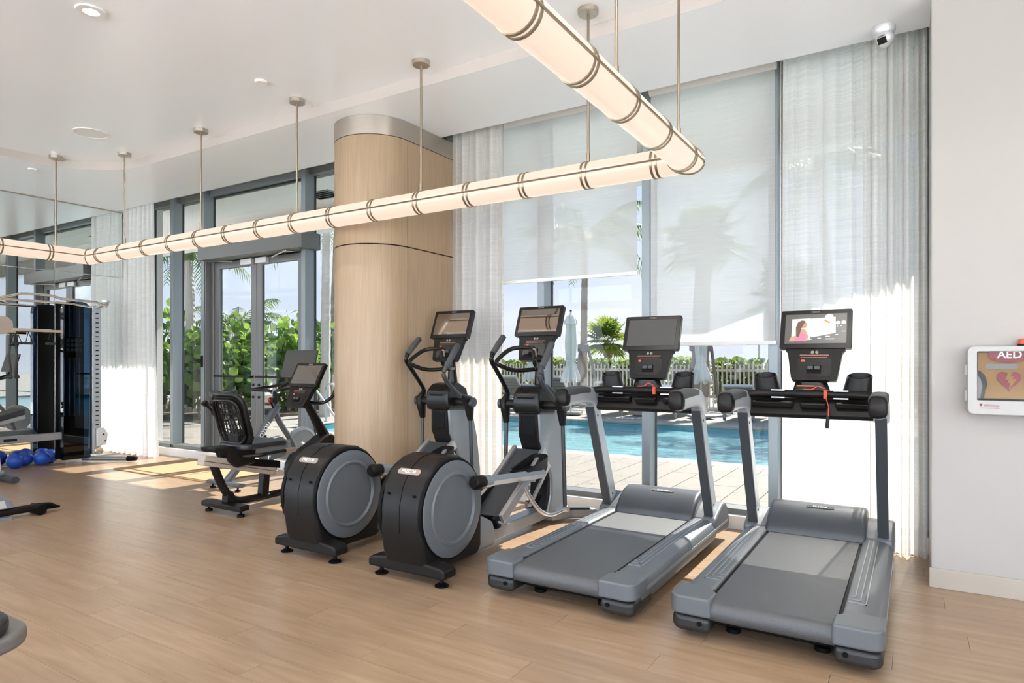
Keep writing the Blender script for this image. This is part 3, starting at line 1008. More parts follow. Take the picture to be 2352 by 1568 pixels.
# ------------------------------------------------------------------ treadmill
def treadmill(loc, label, picture):
    t = thing('treadmill', label, 'treadmill', loc, 0, 'treadmills facing the pool')
    MB().box(-0.40, 0.40, 0.12, 1.9, 0.055, 0.13).build('deck_frame', 'black', t, bevel=0.01)
    prof = [(0.05 - 0.05 * sin(pi * i / 8), 0.145 - 0.048 * cos(pi * i / 8)) for i in range(9)]
    prof = [(0.06, 0.193), (1.66, 0.193), (1.66, 0.10), (0.06, 0.097)] + [(0.06 - 0.048 * sin(pi * i / 10), 0.145 - 0.048 * cos(pi * i / 10)) for i in range(1, 10)]
    MB().prism(prof, 'x', -0.268, 0.268).build('running_belt', 'belt', t, ang=50)
    for sx in (-1, 1):
        sec = [(0.285, 0.115), (0.285, 0.198), (0.30, 0.206), (0.395, 0.203), (0.43, 0.185), (0.45, 0.15), (0.452, 0.10), (0.43, 0.055), (0.30, 0.055)]
        rail = MB().prism([(sx * a, b_) for (a, b_) in sec], 'y', 0.13, 1.62).build('side_rail', 'rail_grey', t, bevel=0.005)
        mb = MB()
        for k, xx in enumerate((0.318, 0.343, 0.368)):
            mb.box(min(sx * xx, sx * (xx + 0.005)), max(sx * xx, sx * (xx + 0.005)), 0.42 - k * 0.045, 1.58, 0.2035, 0.2075)
            mb.box(min(sx * 0.295, sx * (xx + 0.005)), max(sx * 0.295, sx * (xx + 0.005)), 0.42 - k * 0.045, 0.425 - k * 0.045, 0.2035, 0.2075)
        mb.build('tread_line', 'silver_paint', rail)
        MB().box(min(sx * 0.268, sx * 0.286), max(sx * 0.268, sx * 0.286), 0.12, 1.62, 0.11, 0.185).build('belt_gap', 'black', rail)
        MB().box(min(sx * 0.448, sx * 0.4535), max(sx * 0.448, sx * 0.4535), 0.16, 1.95, 0.128, 0.146).build('side_trim', 'silver_paint', rail)
        cap = [(0.258, 0.0), (0.40, 0.0)] + [(0.40 + 0.058 * sin(R(a)), 0.058 - 0.058 * cos(R(a))) for a in (20, 45, 70, 90)] + [(0.458, 0.20), (0.285, 0.20), (0.285, 0.16), (0.258, 0.13)]
        ec = MB().prism([(sx * a, b_) for (a, b_) in cap], 'z', 0.118, 0.209).build('end_cap', 'rail_grey', t, bevel=0.012, seg=3)
        cap2 = [(0.262, 0.008), (0.40, 0.008)] + [(0.40 + 0.05 * sin(R(a)), 0.058 - 0.05 * cos(R(a))) for a in (20, 45, 70, 90)] + [(0.45, 0.30), (0.30, 0.30), (0.262, 0.2)]
        MB().prism([(sx * a, b_) for (a, b_) in cap2], 'z', 0.035, 0.118).build('end_cap_base', 'cap_dark', ec, bevel=0.03, seg=4)
        MB().cyl((sx * 0.31, 0.004, 0.085), (sx * 0.31, 0.02, 0.085), 0.012, 12).build('bolt_hole', 'black', ec)
        MB().lathe([(0.035, 0), (0.035, 0.02), (0.012, 0.025), (0.012, 0.06)], 16, Matrix.Translation((sx * 0.2, 0.22, 0))).build('foot', 'black', t)
        MB().cyl((sx * 0.24, 1.86, 0.035), (sx * 0.30, 1.86, 0.035), 0.035, 16).build('transport_wheel', 'black', t)
        # motor shoulders, uprights and arms
        sh = [(1.60, 0.10), (1.60, 0.207), (1.68, 0.245), (1.80, 0.29), (1.90, 0.285), (1.98, 0.22), (2.01, 0.13), (1.98, 0.06)]
        MB().prism(sh, 'x', sx * 0.285, sx * 0.452).build('shoulder', 'rail_grey', t, bevel=0.02, seg=3)
        up = MB().prism([(1.64, 0.22), (1.79, 0.22), (1.44, 1.0), (1.31, 1.0)], 'x', sx * 0.368, sx * 0.418).build('upright', 'arm_silver', t, bevel=0.006)
        MB().prism([(1.625, 0.22), (1.655, 0.22), (1.325, 1.0), (1.297, 1.0)], 'x', sx * 0.362, sx * 0.424).build('upright_trim', 'steel_grey', up, bevel=0.005)
        for (yy, zz) in ((1.40, 0.93), (1.37, 0.86), (1.68, 0.30)):
            MB().cyl((sx * 0.365, yy, zz), (sx * 0.421, yy, zz), 0.010, 10).build('bolt', 'dark_gasket', up)
        ap = smooth_path([(sx * 0.395, 0.90, 1.085), (sx * 0.395, 1.15, 1.095), (sx * 0.394, 1.30, 1.085), (sx * 0.393, 1.37, 1.04), (sx * 0.393, 1.39, 0.98)], 4)
        arm = MB().tube(ap, 0.044, 20, r2=0.062, sq=0.62).build('arm', 'arm_silver', t, ang=60)
        gp = [(sx * 0.395, 0.88, 1.118), (sx * 0.395, 1.14, 1.129), (sx * 0.394, 1.24, 1.122)]
        MB().tube(gp, [0.0465, 0.0465, 0.044], 20, r2=[0.034, 0.033, 0.029], sq=0.62).build('arm_grip', 'grip_grey', arm, ang=60)
        MB().tube([(sx * 0.395, 0.842, 1.088), (sx * 0.395, 0.855, 1.088), (sx * 0.395, 0.905, 1.088)], [0.034, 0.045, 0.047], 20, r2=[0.046, 0.060, 0.063], sq=0.62).build('arm_cap', 'charcoal', arm, ang=60)
        # cup holder: open tapered shell with a tall curved back
        cup = MB()
        n_ = 14
        ring_o, ring_i = [], []
        for j in range(n_):
            g = 2 * pi * j / n_
            ring_o.append((cos(g), sin(g)))
        vs_ = []
        for (rx, ry, z, lift) in ((0.085, 0.055, 1.115, 0), (0.070, 0.05, 1.245, 0.02), (0.064, 0.044, 1.245, 0.02), (0.075, 0.048, 1.125, 0)):
            for (a, b_) in ring_o:
                vs_.append((sx * 0.255 + rx * a - sx * (0.02 if z > 1.2 else 0) * -1, 1.44 + ry * b_, z + lift * b_))
        fs = [(k * n_ + j, k * n_ + (j + 1) % n_, (k + 1) * n_ + (j + 1) % n_, (k + 1) * n_ + j) for k in range(3) for j in range(n_)]
        fs.append(tuple(3 * n_ + j for j in range(n_)))
        fs.append(tuple(range(n_ - 1, -1, -1)))
        cup.add(vs_, fs).build('cup_holder', 'charcoal', t, ang=50)
    hp = [(1.545, 0.10), (1.545, 0.20), (1.57, 0.235), (1.64, 0.30), (1.72, 0.345), (1.80, 0.362), (1.88, 0.352), (1.95, 0.30), (2.0, 0.22), (2.02, 0.12), (1.98, 0.06)]
    hood = MB().prism(hp, 'x', -0.30, 0.30).build('motor_hood', 'hood_grey', t, bevel=0.03, seg=3)
    Mh = Matrix.Translation((0.02, 1.735, 0.3525)) @ Matrix.Rotation(R(20), 4, 'X')
    MB().prism(rrect(-0.085, 0.085, -0.014, 0.014, 0.013), 'z', -0.004, 0.0012).xf(Mh).build('badge', 'grip_grey', hood)
    text('brand_lettering', 'PRECOR', 0.024, 'letter_white', hood, Mh @ Matrix.Translation((0, 0, 0.002)))
    MB().tube(smooth_path([(-0.40, 1.24, 1.10), (-0.36, 1.33, 1.125), (-0.2, 1.36, 1.13), (0, 1.345, 1.13), (0.2, 1.36, 1.13), (0.36, 1.33, 1.125), (0.40, 1.24, 1.10)], 4), 0.024, 12).build('handlebar', 'charcoal', t, ang=60)
    for sx in (-1, 1):
        for z_ in (1.149, 1.102):
            MB().box(min(sx * 0.14, sx * 0.22), max(sx * 0.14, sx * 0.22), 1.325, 1.36, z_, z_ + 0.007).build('pulse_plate', 'silver', t)
    tray = MB().prism([(1.34, 1.0), (1.36, 0.975), (1.47, 0.975), (1.52, 1.06), (1.50, 1.115), (1.39, 1.10)], 'x', -0.365, 0.365).build('control_tray', 'charcoal', t, bevel=0.01)
    MB().prism([(1.325, 1.075), (1.335, 1.045), (1.40, 1.04), (1.42, 1.09)], 'x', -0.34, -0.09).build('tray_lip', 'charcoal_gloss', tray, bevel=0.006)
    MB().prism([(1.315, 1.075), (1.325, 1.04), (1.40, 1.035), (1.42, 1.09)], 'x', -0.05, 0.10).build('tray_lip', 'charcoal_gloss', tray, bevel=0.01)
    MB().prism([(1.325, 1.075), (1.335, 1.045), (1.40, 1.04), (1.42, 1.09)], 'x', 0.15, 0.34).build('tray_lip', 'charcoal_gloss', tray, bevel=0.006)
    MB().tube([(0, 1.46, 1.10), (0, 1.455, 1.15), (0, 1.45, 1.21), (0, 1.47, 1.27)], [0.16, 0.11, 0.09, 0.09], 18, r2=[0.045, 0.03, 0.026, 0.02]).build('console_neck', 'charcoal_gloss', t, ang=60)
    console(t, (0.02, 1.38, 1.215), 19, picture)
    ly = MB().tube(smooth_path([(-0.03, 1.33, 1.158), (0.02, 1.33, 1.16), (0.05, 1.335, 1.18), (0.09, 1.33, 1.165)], 4), 0.004, 6)
    ly.box(0.085, 0.105, 1.315, 1.375, 1.105, 1.157)
    if picture:
        ly.tube([(0.10, 1.315, 1.11), (0.115, 1.31, 1.05), (0.112, 1.31, 0.985)], 0.004, 6)
    ly = ly.build('safety_lanyard', 'lanyard_red', t)
    if picture:
        MB().tube([(0.112, 1.31, 1.0), (0.105, 1.31, 0.925)], 0.011, 8).build('lanyard_clip', 'charcoal', ly)
        MB().box(-0.075, 0.03, 1.36, 1.39, 1.175, 1.183).build('tether_key', 'orange', ly, bevel=0.003)
    return t


treadmill((-1.65, 3.1, 0), 'grey treadmill with a dark blank display between the elliptical and the other treadmill', None)
treadmill((-0.56, 3.1, 0), 'grey treadmill with a workout picture on its display beside the pier wall', 'workout')


# ------------------------------------------------------------------ elliptical cross trainer
def elliptical(loc, label):
    t = thing('elliptical_trainer', label, 'elliptical', loc, 0, 'elliptical trainers between the column and the treadmills')
    # rear stabiliser with levelling feet
    st = MB().prism([(-0.30, 0.055), (-0.30, 0.105), (-0.27, 0.12), (-0.16, 0.135), (0.16, 0.135), (0.27, 0.12), (0.30, 0.105), (0.30, 0.055)], 'y', 0.0, 0.125).build('rear_stabiliser', 'charcoal', t, bevel=0.014, seg=3)
    for sx in (-1, 1):
        MB().lathe([(0.0, 0.0), (0.042, 0.0), (0.042, 0.008), (0.014, 0.022), (0.009, 0.06)], 20, Matrix.Translation((sx * 0.238, 0.06, 0))).build('foot_pad', 'black', st)
    hs = [(0.02, 0.055), (-0.022, 0.18), (-0.045, 0.32), (-0.045, 0.46), (-0.01, 0.58), (0.06, 0.675), (0.15, 0.73), (0.25, 0.748), (0.36, 0.735), (0.46, 0.685), (0.54, 0.60), (0.585, 0.50),
          (0.60, 0.40), (0.60, 0.27), (0.60, 0.10), (0.55, 0.055)]
    hz = MB().prism(hs, 'x', -0.165, 0.165).build('wheel_housing', 'charcoal', t, bevel=0.045, seg=4, ang=50)
    # seams between the shell mouldings, badge and screw holes
    MB().prism([(-0.047, 0.30), (-0.047, 0.46), (-0.012, 0.582), (0.06, 0.678), (0.15, 0.733), (0.25, 0.7505), (0.36, 0.7375), (0.36, 0.72), (0.0, 0.42)], 'x', -0.0015, 0.0015).build('shell_seam', 'black', hz)
    nb = Vector((0, -0.76, 0.65)).normalized()
    Mb = Matrix.Translation((0, 0.047, 0.660)) @ Matrix.Rotation(R(49), 4, 'X')
    MB().prism(rrect(-0.088, 0.088, -0.021, 0.021, 0.019), 'z', -0.01, 0.004).xf(Mb).build('badge', 'badge', hz, bevel=0.002)
    text('brand_lettering', 'PRECOR', 0.03, 'letter_white', hz, Mb @ Matrix.Translation((0, 0, 0.0048)))
    for sx in (-1, 1):
        MB().cyl((sx * 0.10, -0.038, 0.535), (sx * 0.10, -0.01, 0.525), 0.008, 10).build('screw_hole', 'black', hz)
        # big side disc
        Md = Matrix.Translation((sx * 0.165, 0.262, 0.415)) @ Matrix.Rotation(R(90 * sx), 4, 'Y')
        MB().lathe([(0.312, -0.02), (0.312, 0.006), (0.300, 0.008)], 48, Md).build('disc_gap', 'black', hz)
        MB().lathe([(0.300, -0.01), (0.300, 0.012), (0.292, 0.016), (0.232, 0.018), (0.222, 0.026), (0.212, 0.026), (0.200, 0.012), (0.10, 0.010), (0.0001, 0.012)], 56, Md).build('side_disc', 'rail_grey', t, ang=25)
    tail = [(0.50, 0.05), (0.50, 0.22), (0.60, 0.30), (0.68, 0.275), (0.79, 0.22), (0.82, 0.15), (0.82, 0.05)]
    MB().prism(tail, 'x', -0.125, 0.125).build('front_shroud', 'silver_paint', t, bevel=0.02, seg=3)
    MB().box(-0.06, 0.06, 0.5, 1.95, 0.045, 0.135).build('base_rail', 'silver_paint', t, bevel=0.01)
    # lift boot and inclined ramp
    MB().lathe([(0.085, 0.135), (0.085, 0.15), (0.06, 0.16), (0.07, 0.185), (0.055, 0.20), (0.07, 0.225)], 20, Matrix.Translation((0, 0.93, 0))).build('lift_boot', 'black', t)
    Mr = Matrix.Translation((0, 0.93, 0.20)) @ Matrix.Rotation(R(33), 4, 'X')
    rp = MB().box(-0.115, 0.115, -0.02, 0.72, 0.0, 0.05).xf(Mr).build('ramp', 'steel_grey', t, bevel=0.006)
    for sx in (-1, 1):
        MB().box(min(sx * 0.115, sx * 0.15), max(sx * 0.115, sx * 0.15), -0.03, 0.73, -0.005, 0.075).xf(Mr).build('ramp_rail', 'silver', rp, bevel=0.008)
        for xx in (0.05,):
            MB().cyl(Mr @ Vector((sx * xx, -0.022, 0.025)), Mr @ Vector((sx * xx, -0.015, 0.025)), 0.006, 8).build('rivet', 'silver', rp)
    # tower
    tw = [(1.50, 1.06), (1.49, 0.92), (1.51, 0.72), (1.60, 0.55), (1.69, 0.38), (1.69, 0.25), (1.62, 0.09), (1.98, 0.09), (1.97, 0.35), (1.92, 0.65), (1.84, 0.90), (1.78, 1.03), (1.70, 1.10), (1.56, 1.11)]
    MB().prism(tw, 'x', -0.105, 0.105).build('tower', 'silver_paint', t, bevel=0.02, seg=3)
    rpnl = [(1.478, 0.97), (1.478, 0.74), (1.575, 0.545), (1.67, 0.37), (1.66, 0.24), (1.61, 0.13), (1.66, 0.13), (1.72, 0.24), (1.73, 0.38), (1.63, 0.56), (1.53, 0.75), (1.53, 0.97)]
    pn = MB().prism(rpnl, 'x', -0.085, 0.085).build('rear_panel', 'charcoal', t, bevel=0.008)
    MB().box(-0.062, 0.062, 1.472, 1.49, 0.75, 0.90).build('storage_well', 'black', pn, bevel=0.006)
    MB().prism([(1.535, 0.60), (1.655, 0.37), (1.67, 0.38), (1.55, 0.61)], 'x', -0.018, 0.018).build('adjuster_slot', 'black', pn)
    MB().prism([(1.648, 0.24), (1.625, 0.16), (1.64, 0.16), (1.665, 0.24)], 'x', -0.018, 0.018).build('adjuster_slot', 'black', pn)
    hd = MB().prism([(1.455, 0.915), (1.435, 1.0), (1.45, 1.08), (1.52, 1.14), (1.62, 1.15), (1.73, 1.10), (1.77, 1.0), (1.72, 0.90)], 'x', -0.122, 0.122).build('pivot_head', 'charcoal_gloss', t, bevel=0.025, seg=3)
    MB().prism([(1.438, 1.04), (1.487, 1.118), (1.50, 1.10), (1.455, 1.03)], 'x', -0.075, 0.075).build('phone_rest', 'black', hd, bevel=0.004)
    MB().cyl((-0.25, 1.56, 0.985), (0.25, 1.56, 0.985), 0.036, 18).build('pivot_axle', 'charcoal', hd)
    MB().tube([(0, 1.68, 1.09), (0, 1.67, 1.25), (0, 1.64, 1.42)], [0.05, 0.036, 0.04], 14, r2=[0.055, 0.04, 0.03]).build('mast', 'charcoal_gloss', t, ang=60)
    console(t, (0.0, 1.545, 1.345), 21, 'warm')
    # fixed handlebar loop
    hb = smooth_path([(0.03, 1.62, 1.275), (-0.10, 1.46, 1.262), (-0.165, 1.335, 1.30), (-0.185, 1.31, 1.335), (-0.165, 1.42, 1.41), (-0.13, 1.48, 1.44), (-0.03, 1.475, 1.445),
                      (0.06, 1.45, 1.44), (0.10, 1.40, 1.42), (0.13, 1.36, 1.34), (0.12, 1.40, 1.30), (0.09, 1.52, 1.275)], 4, closed=True)
    fh = MB().tube(hb, 0.018, 10, closed=True).build('fixed_handlebar', 'charcoal_gloss', t, ang=60)
    MB().tube([(0.10, 1.405, 1.425), (0.122, 1.375, 1.37)], 0.020, 10).build('pulse_sleeve', 'badge', fh, ang=60)
    # moving handles with their links (the right one swung towards the user)
    for sx, hp_, lk in ((1, [(1.56, 0.985), (1.44, 1.04), (1.30, 1.13), (1.215, 1.205), (1.215, 1.26), (1.26, 1.31)], [(1.62, 0.165), (1.42, 0.155), (1.24, 0.22), (1.08, 0.36), (1.02, 0.44)]),
                        (-1, [(1.56, 0.985), (1.60, 1.07), (1.47, 1.22), (1.36, 1.33), (1.36, 1.38), (1.39, 1.42)], [(1.56, 0.30), (1.45, 0.22), (1.30, 0.22), (1.15, 0.26)])):
        xh = sx * 0.262
        hm = MB().tube(smooth_path([(xh, a, b_) for (a, b_) in hp_], 4), 0.019, 10).build('moving_handle', 'steel_grey' if sx > 0 else 'charcoal_gloss', t, ang=60)
        a, b_ = hp_[-1]
        tipd = (0.145, 0.17) if sx > 0 else (0.15, 0.125)
        gpp = [(xh, a - 0.02, b_ - 0.022), (xh, a + tipd[0] * 0.5, b_ + tipd[1] * 0.5), (xh, a + tipd[0] * 0.93, b_ + tipd[1] * 0.93), (xh, a + tipd[0], b_ + tipd[1])]
        MB().tube(gpp, [0.024, 0.027, 0.026, 0.012], 12).build('handle_grip', 'grip_grey', hm, ang=60)
        MB().tube([(xh, hp_[1][0], hp_[1][1]), (xh, 1.55, 1.0), (xh, 1.565, 0.93), (xh, 1.58, 0.83)], [0.023, 0.052, 0.05, 0.026], 12, r2=[0.022, 0.036, 0.036, 0.024], up=(1, 0, 0)).build('handle_joint', 'charcoal', hm, ang=60)
        MB().cyl((sx * 0.262, 1.56, 0.985), (sx * 0.315, 1.56, 0.985), 0.042, 18).build('pivot_cap', 'steel_grey', hm)
        MB().cyl((xh, 1.58, 0.84), (xh, lk[0][0], lk[0][1]), 0.0165, 10).build('swing_rod', 'steel_grey', hm)
        MB().tube(smooth_path([(xh if i == 0 else sx * 0.245, p[0], p[1]) for i, p in enumerate(lk)], 4), 0.016, 10).build('link_tube', 'silver', hm, ang=60)
        MB().cyl((xh - 0.02, lk[0][0], lk[0][1]), (xh + 0.03, lk[0][0], lk[0][1]), 0.026, 14).build('link_bearing', 'silver', hm)
    # pedal arms
    for sx, p0, p1 in ((1, (0.44, 0.555), (1.32, 0.485)), (-1, (0.10, 0.29), (1.10, 0.27))):
        xa = sx * 0.235
        a0 = Vector((xa, *p0))
        a1 = Vector((xa, *p1))
        dd = (a1 - a0).normalized()
        pa = MB().tube([a0 + dd * 0.10, a1], 0.022, 4, r2=0.034).build('pedal_arm', 'silver_paint', t)
        MB().tube([a0 - dd * 0.05, a0 - dd * 0.03, a0 + dd * 0.05], [0.03, 0.046, 0.046], 16).build('arm_boot', 'charcoal', pa, ang=50)
        MB().tube([a0 + dd * 0.05, a0 + dd * 0.13], 0.042, 16).build('arm_collar', 'silver_paint', pa, ang=50)
        MB().cyl((sx * 0.17, *p0), (xa, *p0), 0.025, 14).build('crank_pin', 'charcoal', pa)
        # foot pedal: tray with raised rim
        Mp = Matrix.Translation((sx * 0.165, p1[0] - 0.10, p1[1] + 0.045)) @ Matrix.Rotation(R(4 if sx > 0 else 14), 4, 'X')
        out = rrect(-0.075, 0.075, -0.19, 0.19, 0.05)
        inn = rrect(-0.065, 0.065, -0.18, 0.18, 0.042)
        pd = MB().prism(out, 'z', -0.018, 0.0)
        n_ = len(out)
        vs_ = []
        for (a, b_) in out:
            vs_.append((a, b_, -0.002))
        for (a, b_) in out:
            vs_.append((a * 1.04, b_ * 1.02, 0.022 + 0.055 * max(0, (b_ + 0.19) / 0.38) ** 2))
        for (a, b_) in inn:
            vs_.append((a, b_, 0.020 + 0.05 * max(0, (b_ + 0.19) / 0.38) ** 2))
        for (a, b_) in inn:
            vs_.append((a, b_, 0.0))
        pd.add(vs_, [(k * n_ + j, k * n_ + (j + 1) % n_, (k + 1) * n_ + (j + 1) % n_, (k + 1) * n_ + j) for k in range(3) for j in range(n_)])
        pd.xf(Mp).build('foot_pedal', 'charcoal', pa, ang=40)
        if sx > 0:
            MB().prism([(p1[0] - 0.01, p1[1] + 0.09), (p1[0] + 0.07, p1[1] + 0.10), (p1[0] + 0.13, p1[1] + 0.04), (p1[0] - 0.16, 0.27), (p1[0] - 0.20, 0.27), (p1[0] + 0.08, p1[1] + 0.035), (p1[0] + 0.045, p1[1] + 0.075), (p1[0] - 0.01, p1[1] + 0.07)], 'x', sx * 0.205, sx * 0.225).build('roller_bracket', 'silver', pa, bevel=0.003)
        MB().cyl((sx * 0.12, p1[0] - 0.08, p1[1] - 0.03), (sx * 0.20, p1[0] - 0.08, p1[1] - 0.03), 0.026, 14).build('ramp_roller', 'silver', pa)
    # front fork foot
    ff = MB().prism([(-0.10, 1.72), (0.10, 1.72), (0.18, 1.90), (0.33, 1.99), (0.35, 2.05), (0.27, 2.06), (0.10, 1.98), (-0.10, 1.98), (-0.27, 2.06), (-0.35, 2.05), (-0.33, 1.99), (-0.18, 1.90)], 'z', 0.02, 0.10).build('front_foot', 'silver_paint', t, bevel=0.015)
    for sx in (-1, 1):
        MB().prism([(sx * 0.13, 1.86), (sx * 0.31, 1.98), (sx * 0.29, 2.02), (sx * 0.12, 1.92)], 'z', 0.095, 0.104).build('foot_insert', 'charcoal', ff)
        MB().cyl((sx * 0.30, 2.03, 0.0), (sx * 0.30, 2.03, 0.022), 0.022, 14).build('foot_pad', 'black', ff)
    return t


elliptical((-2.625, 3.02, 0), 'charcoal elliptical trainer right beside the treadmills with pool and blind behind its display')
elliptical((-3.517, 3.02, 0), 'charcoal elliptical trainer right beside the wood column and the beige curtain')
# ------------------------------------------------------------------ recumbent exercise bike
t = thing('recumbent_bike', 'recumbent exercise bike with a black mesh seat back left of the column', 'exercise bike', (-5.15, 3.5, 0))
st = MB().prism(rrect(-0.27, 0.27, 0.0, 0.115, 0.02), 'z', 0.05, 0.098).build('rear_stabiliser', 'charcoal', t, bevel=0.012)
for sx in (-1, 1):
    MB().lathe([(0, 0), (0.032, 0), (0.03, 0.02), (0.01, 0.026), (0.01, 0.05)], 16, Matrix.Translation((sx * 0.225, 0.055, 0))).build('foot_pad', 'black', st)
MB().tube(smooth_path([(0, -0.06, 0.48), (0, -0.02, 0.36), (0, 0.06, 0.20), (0, 0.16, 0.105), (0, 0.34, 0.085), (0, 0.75, 0.09), (0, 1.35, 0.10)], 5), 0.032, 12, r2=0.045, up=(1, 0, 0)).build('frame_tube', 'charcoal', t, ang=60)
MB().prism([(0.05, 0.098), (0.16, 0.098), (0.11, 0.19), (0.06, 0.19)], 'x', -0.04, 0.04).build('frame_gusset', 'charcoal', t, bevel=0.006)
MB().prism([(0.41, 0.09), (0.49, 0.09), (0.51, 0.36), (0.44, 0.36)], 'x', -0.035, 0.035).build('support_post', 'charcoal', t, bevel=0.008)
Mr = Matrix.Translation((0, -0.17, 0.50)) @ Matrix.Rotation(R(-14.5), 4, 'X')
rl = MB().box(-0.05, 0.05, 0, 0.76, -0.045, 0.045).xf(Mr).build('seat_rail', 'pulley_beige', t, bevel=0.01)
MB().box(-0.052, 0.052, 0.0, 0.76, -0.008, -0.004).xf(Mr).build('rail_groove', 'charcoal', rl)
ca = MB().prism([(-0.12, 0.60), (0.30, 0.585), (0.30, 0.42), (0.12, 0.40), (0.05, 0.46), (0.02, 0.545), (-0.10, 0.555)], 'x', -0.10, 0.10).build('seat_carriage', 'charcoal', t, bevel=0.015)
MB().prism([(0.25, 0.46), (0.60, 0.40), (0.60, 0.33), (0.25, 0.40)], 'x', -0.06, 0.06).build('carriage_slide', 'black', t, bevel=0.006)
sp = MB().prism(rrect(-0.21, 0.21, 0.10, 0.60, 0.09, 5), 'z', 0.555, 0.61).build('seat_pad', 'upholstery', t, bevel=0.02, seg=3)
for sx in (-1, 1):
    sh = MB().tube(smooth_path([(sx * 0.12, 0.16, 0.50), (sx * 0.24, 0.22, 0.51), (sx * 0.25, 0.36, 0.515), (sx * 0.25, 0.62, 0.52)], 4), 0.018, 10).build('seat_handle', 'charcoal_gloss', t, ang=60)
    MB().tube([(sx * 0.25, 0.50, 0.518), (sx * 0.25, 0.615, 0.52)], 0.021, 10).build('pulse_sleeve', 'badge', sh)
# seat back: bent frame, glossy border shell and open lattice
Mb = Matrix.Translation((0, 0.20, 0.60)) @ Matrix.Rotation(R(16), 4, 'X')
ol = rrect(-0.205, 0.205, 0.0, 0.47, 0.10, 6)


def bow(u):
    return -0.035 * (1 - (u / 0.205) ** 2)


bk = MB().tube([(a, bow(a), b_) for (a, b_) in ol], 0.022, 8, closed=True).tube([(a * 0.86, bow(a * 0.86) - 0.03, 0.03 + b_ * 0.84) for (a, b_) in ol], 0.013, 8, closed=True).xf(Mb).build('backrest', 'charcoal_gloss', t, ang=60)
inr = [(a * 0.66, 0.075 + b_ * 0.74) for (a, b_) in ol]
nn = len(ol)
shv = [(a, bow(a) - 0.012, b_) for (a, b_) in ol] + [(a, bow(a) - 0.012, b_) for (a, b_) in inr] + [(a, bow(a) + 0.012, b_) for (a, b_) in inr] + [(a, bow(a) + 0.012, b_) for (a, b_) in ol]
MB().add(shv, [(k * nn + j, k * nn + (j + 1) % nn, ((k + 1) % 4) * nn + (j + 1) % nn, ((k + 1) % 4) * nn + j) for k in range(4) for j in range(nn)]).xf(Mb).build('back_shell', 'charcoal_gloss', bk, ang=50)
for i in range(8):
    u = -0.16 + i * 0.32 / 7
    MB().tube([(u + 0.008 * sin(k * 2.1 + i), bow(u), 0.015 + k * 0.0733) for k in range(7)], 0.0065, 5).xf(Mb).build('lattice_strand', 'charcoal_gloss', bk)
for k in range(9):
    z = 0.045 + k * 0.048
    MB().tube([(u_, bow(u_), z + 0.01 * ((j + k) % 2)) for j, u_ in enumerate([-0.195 + 0.039 * q for q in range(11)])], 0.0065, 5).xf(Mb).build('lattice_strand', 'charcoal_gloss', bk)
MB().prism([(0.14, 0.56), (0.26, 0.56), (0.20, 0.72), (0.13, 0.70)], 'x', -0.07, 0.07).build('back_bracket', 'charcoal', t, bevel=0.012)
# drive shroud, boom, console
sd = [(0.78, 0.10), (0.745, 0.24), (0.75, 0.34), (0.80, 0.42), (0.98, 0.50), (1.12, 0.58), (1.20, 0.61), (1.28, 0.57), (1.36, 0.44), (1.42, 0.25), (1.44, 0.10)]
MB().prism(sd, 'x', -0.085, 0.085).build('drive_shroud', 'charcoal', t, bevel=0.025, seg=3, ang=50)
MB().lathe([(0.13, -0.005), (0.13, 0.012), (0.10, 0.018), (0, 0.018)], 32, Matrix.Translation((0.085, 0.96, 0.29)) @ Matrix.Rotation(R(90), 4, 'Y')).build('crank_disc', 'spin_grey', t)
MB().tube([(0, 1.20, 0.56), (0, 1.05, 0.79), (0, 0.93, 0.97)], [0.058, 0.042, 0.038], 14).build('boom', 'charcoal', t, ang=60)
console(t, (0, 0.80, 0.90), 29, 'warm', w=0.205)
for sx in (-1, 1):
    hb = MB().tube(smooth_path([(0, 0.97, 0.935), (sx * 0.12, 0.965, 0.925), (sx * 0.22, 0.99, 0.935), (sx * 0.27, 1.05, 0.99), (sx * 0.285, 1.09, 1.07), (sx * 0.285, 1.10, 1.14)], 4), 0.017, 10).build('handlebar', 'charcoal_gloss', t, ang=60)
    MB().tube([(sx * 0.278, 1.065, 1.02), (sx * 0.285, 1.09, 1.07), (sx * 0.285, 1.10, 1.145)], 0.020, 10).build('handlebar_grip', 'rubber', hb, ang=60)
    ck = Vector((sx * 0.12, 0.96, 0.29))
    pe = Vector((sx * 0.12, 0.96 - sx * 0.13, 0.29 - sx * 0.06))
    cr = MB().tube([ck, pe], 0.013, 8).cyl((sx * 0.085, ck.y, ck.z), (sx * 0.13, ck.y, ck.z), 0.02, 12).build('crank', 'charcoal', t)
    pc = pe + Vector((sx * 0.09, 0, 0))
    Mp = Matrix.Translation(pc) @ Matrix.Rotation(R(35), 4, 'X')
    MB().prism(rrect(-0.05, 0.05, -0.10, 0.10, 0.04), 'z', -0.012, 0.012).xf(Mp).build('pedal', 'rubber', cr, bevel=0.004)
    ar = [(Mp @ Vector((0.05 * cos(pi * i / 8) * 1.05, 0.03, 0.005 + 0.06 * sin(pi * i / 8)))) for i in range(9)]
    MB().tube(ar, 0.022, 6, r2=0.003, up=(0, 1, 0)).build('pedal_strap', 'rubber', cr)

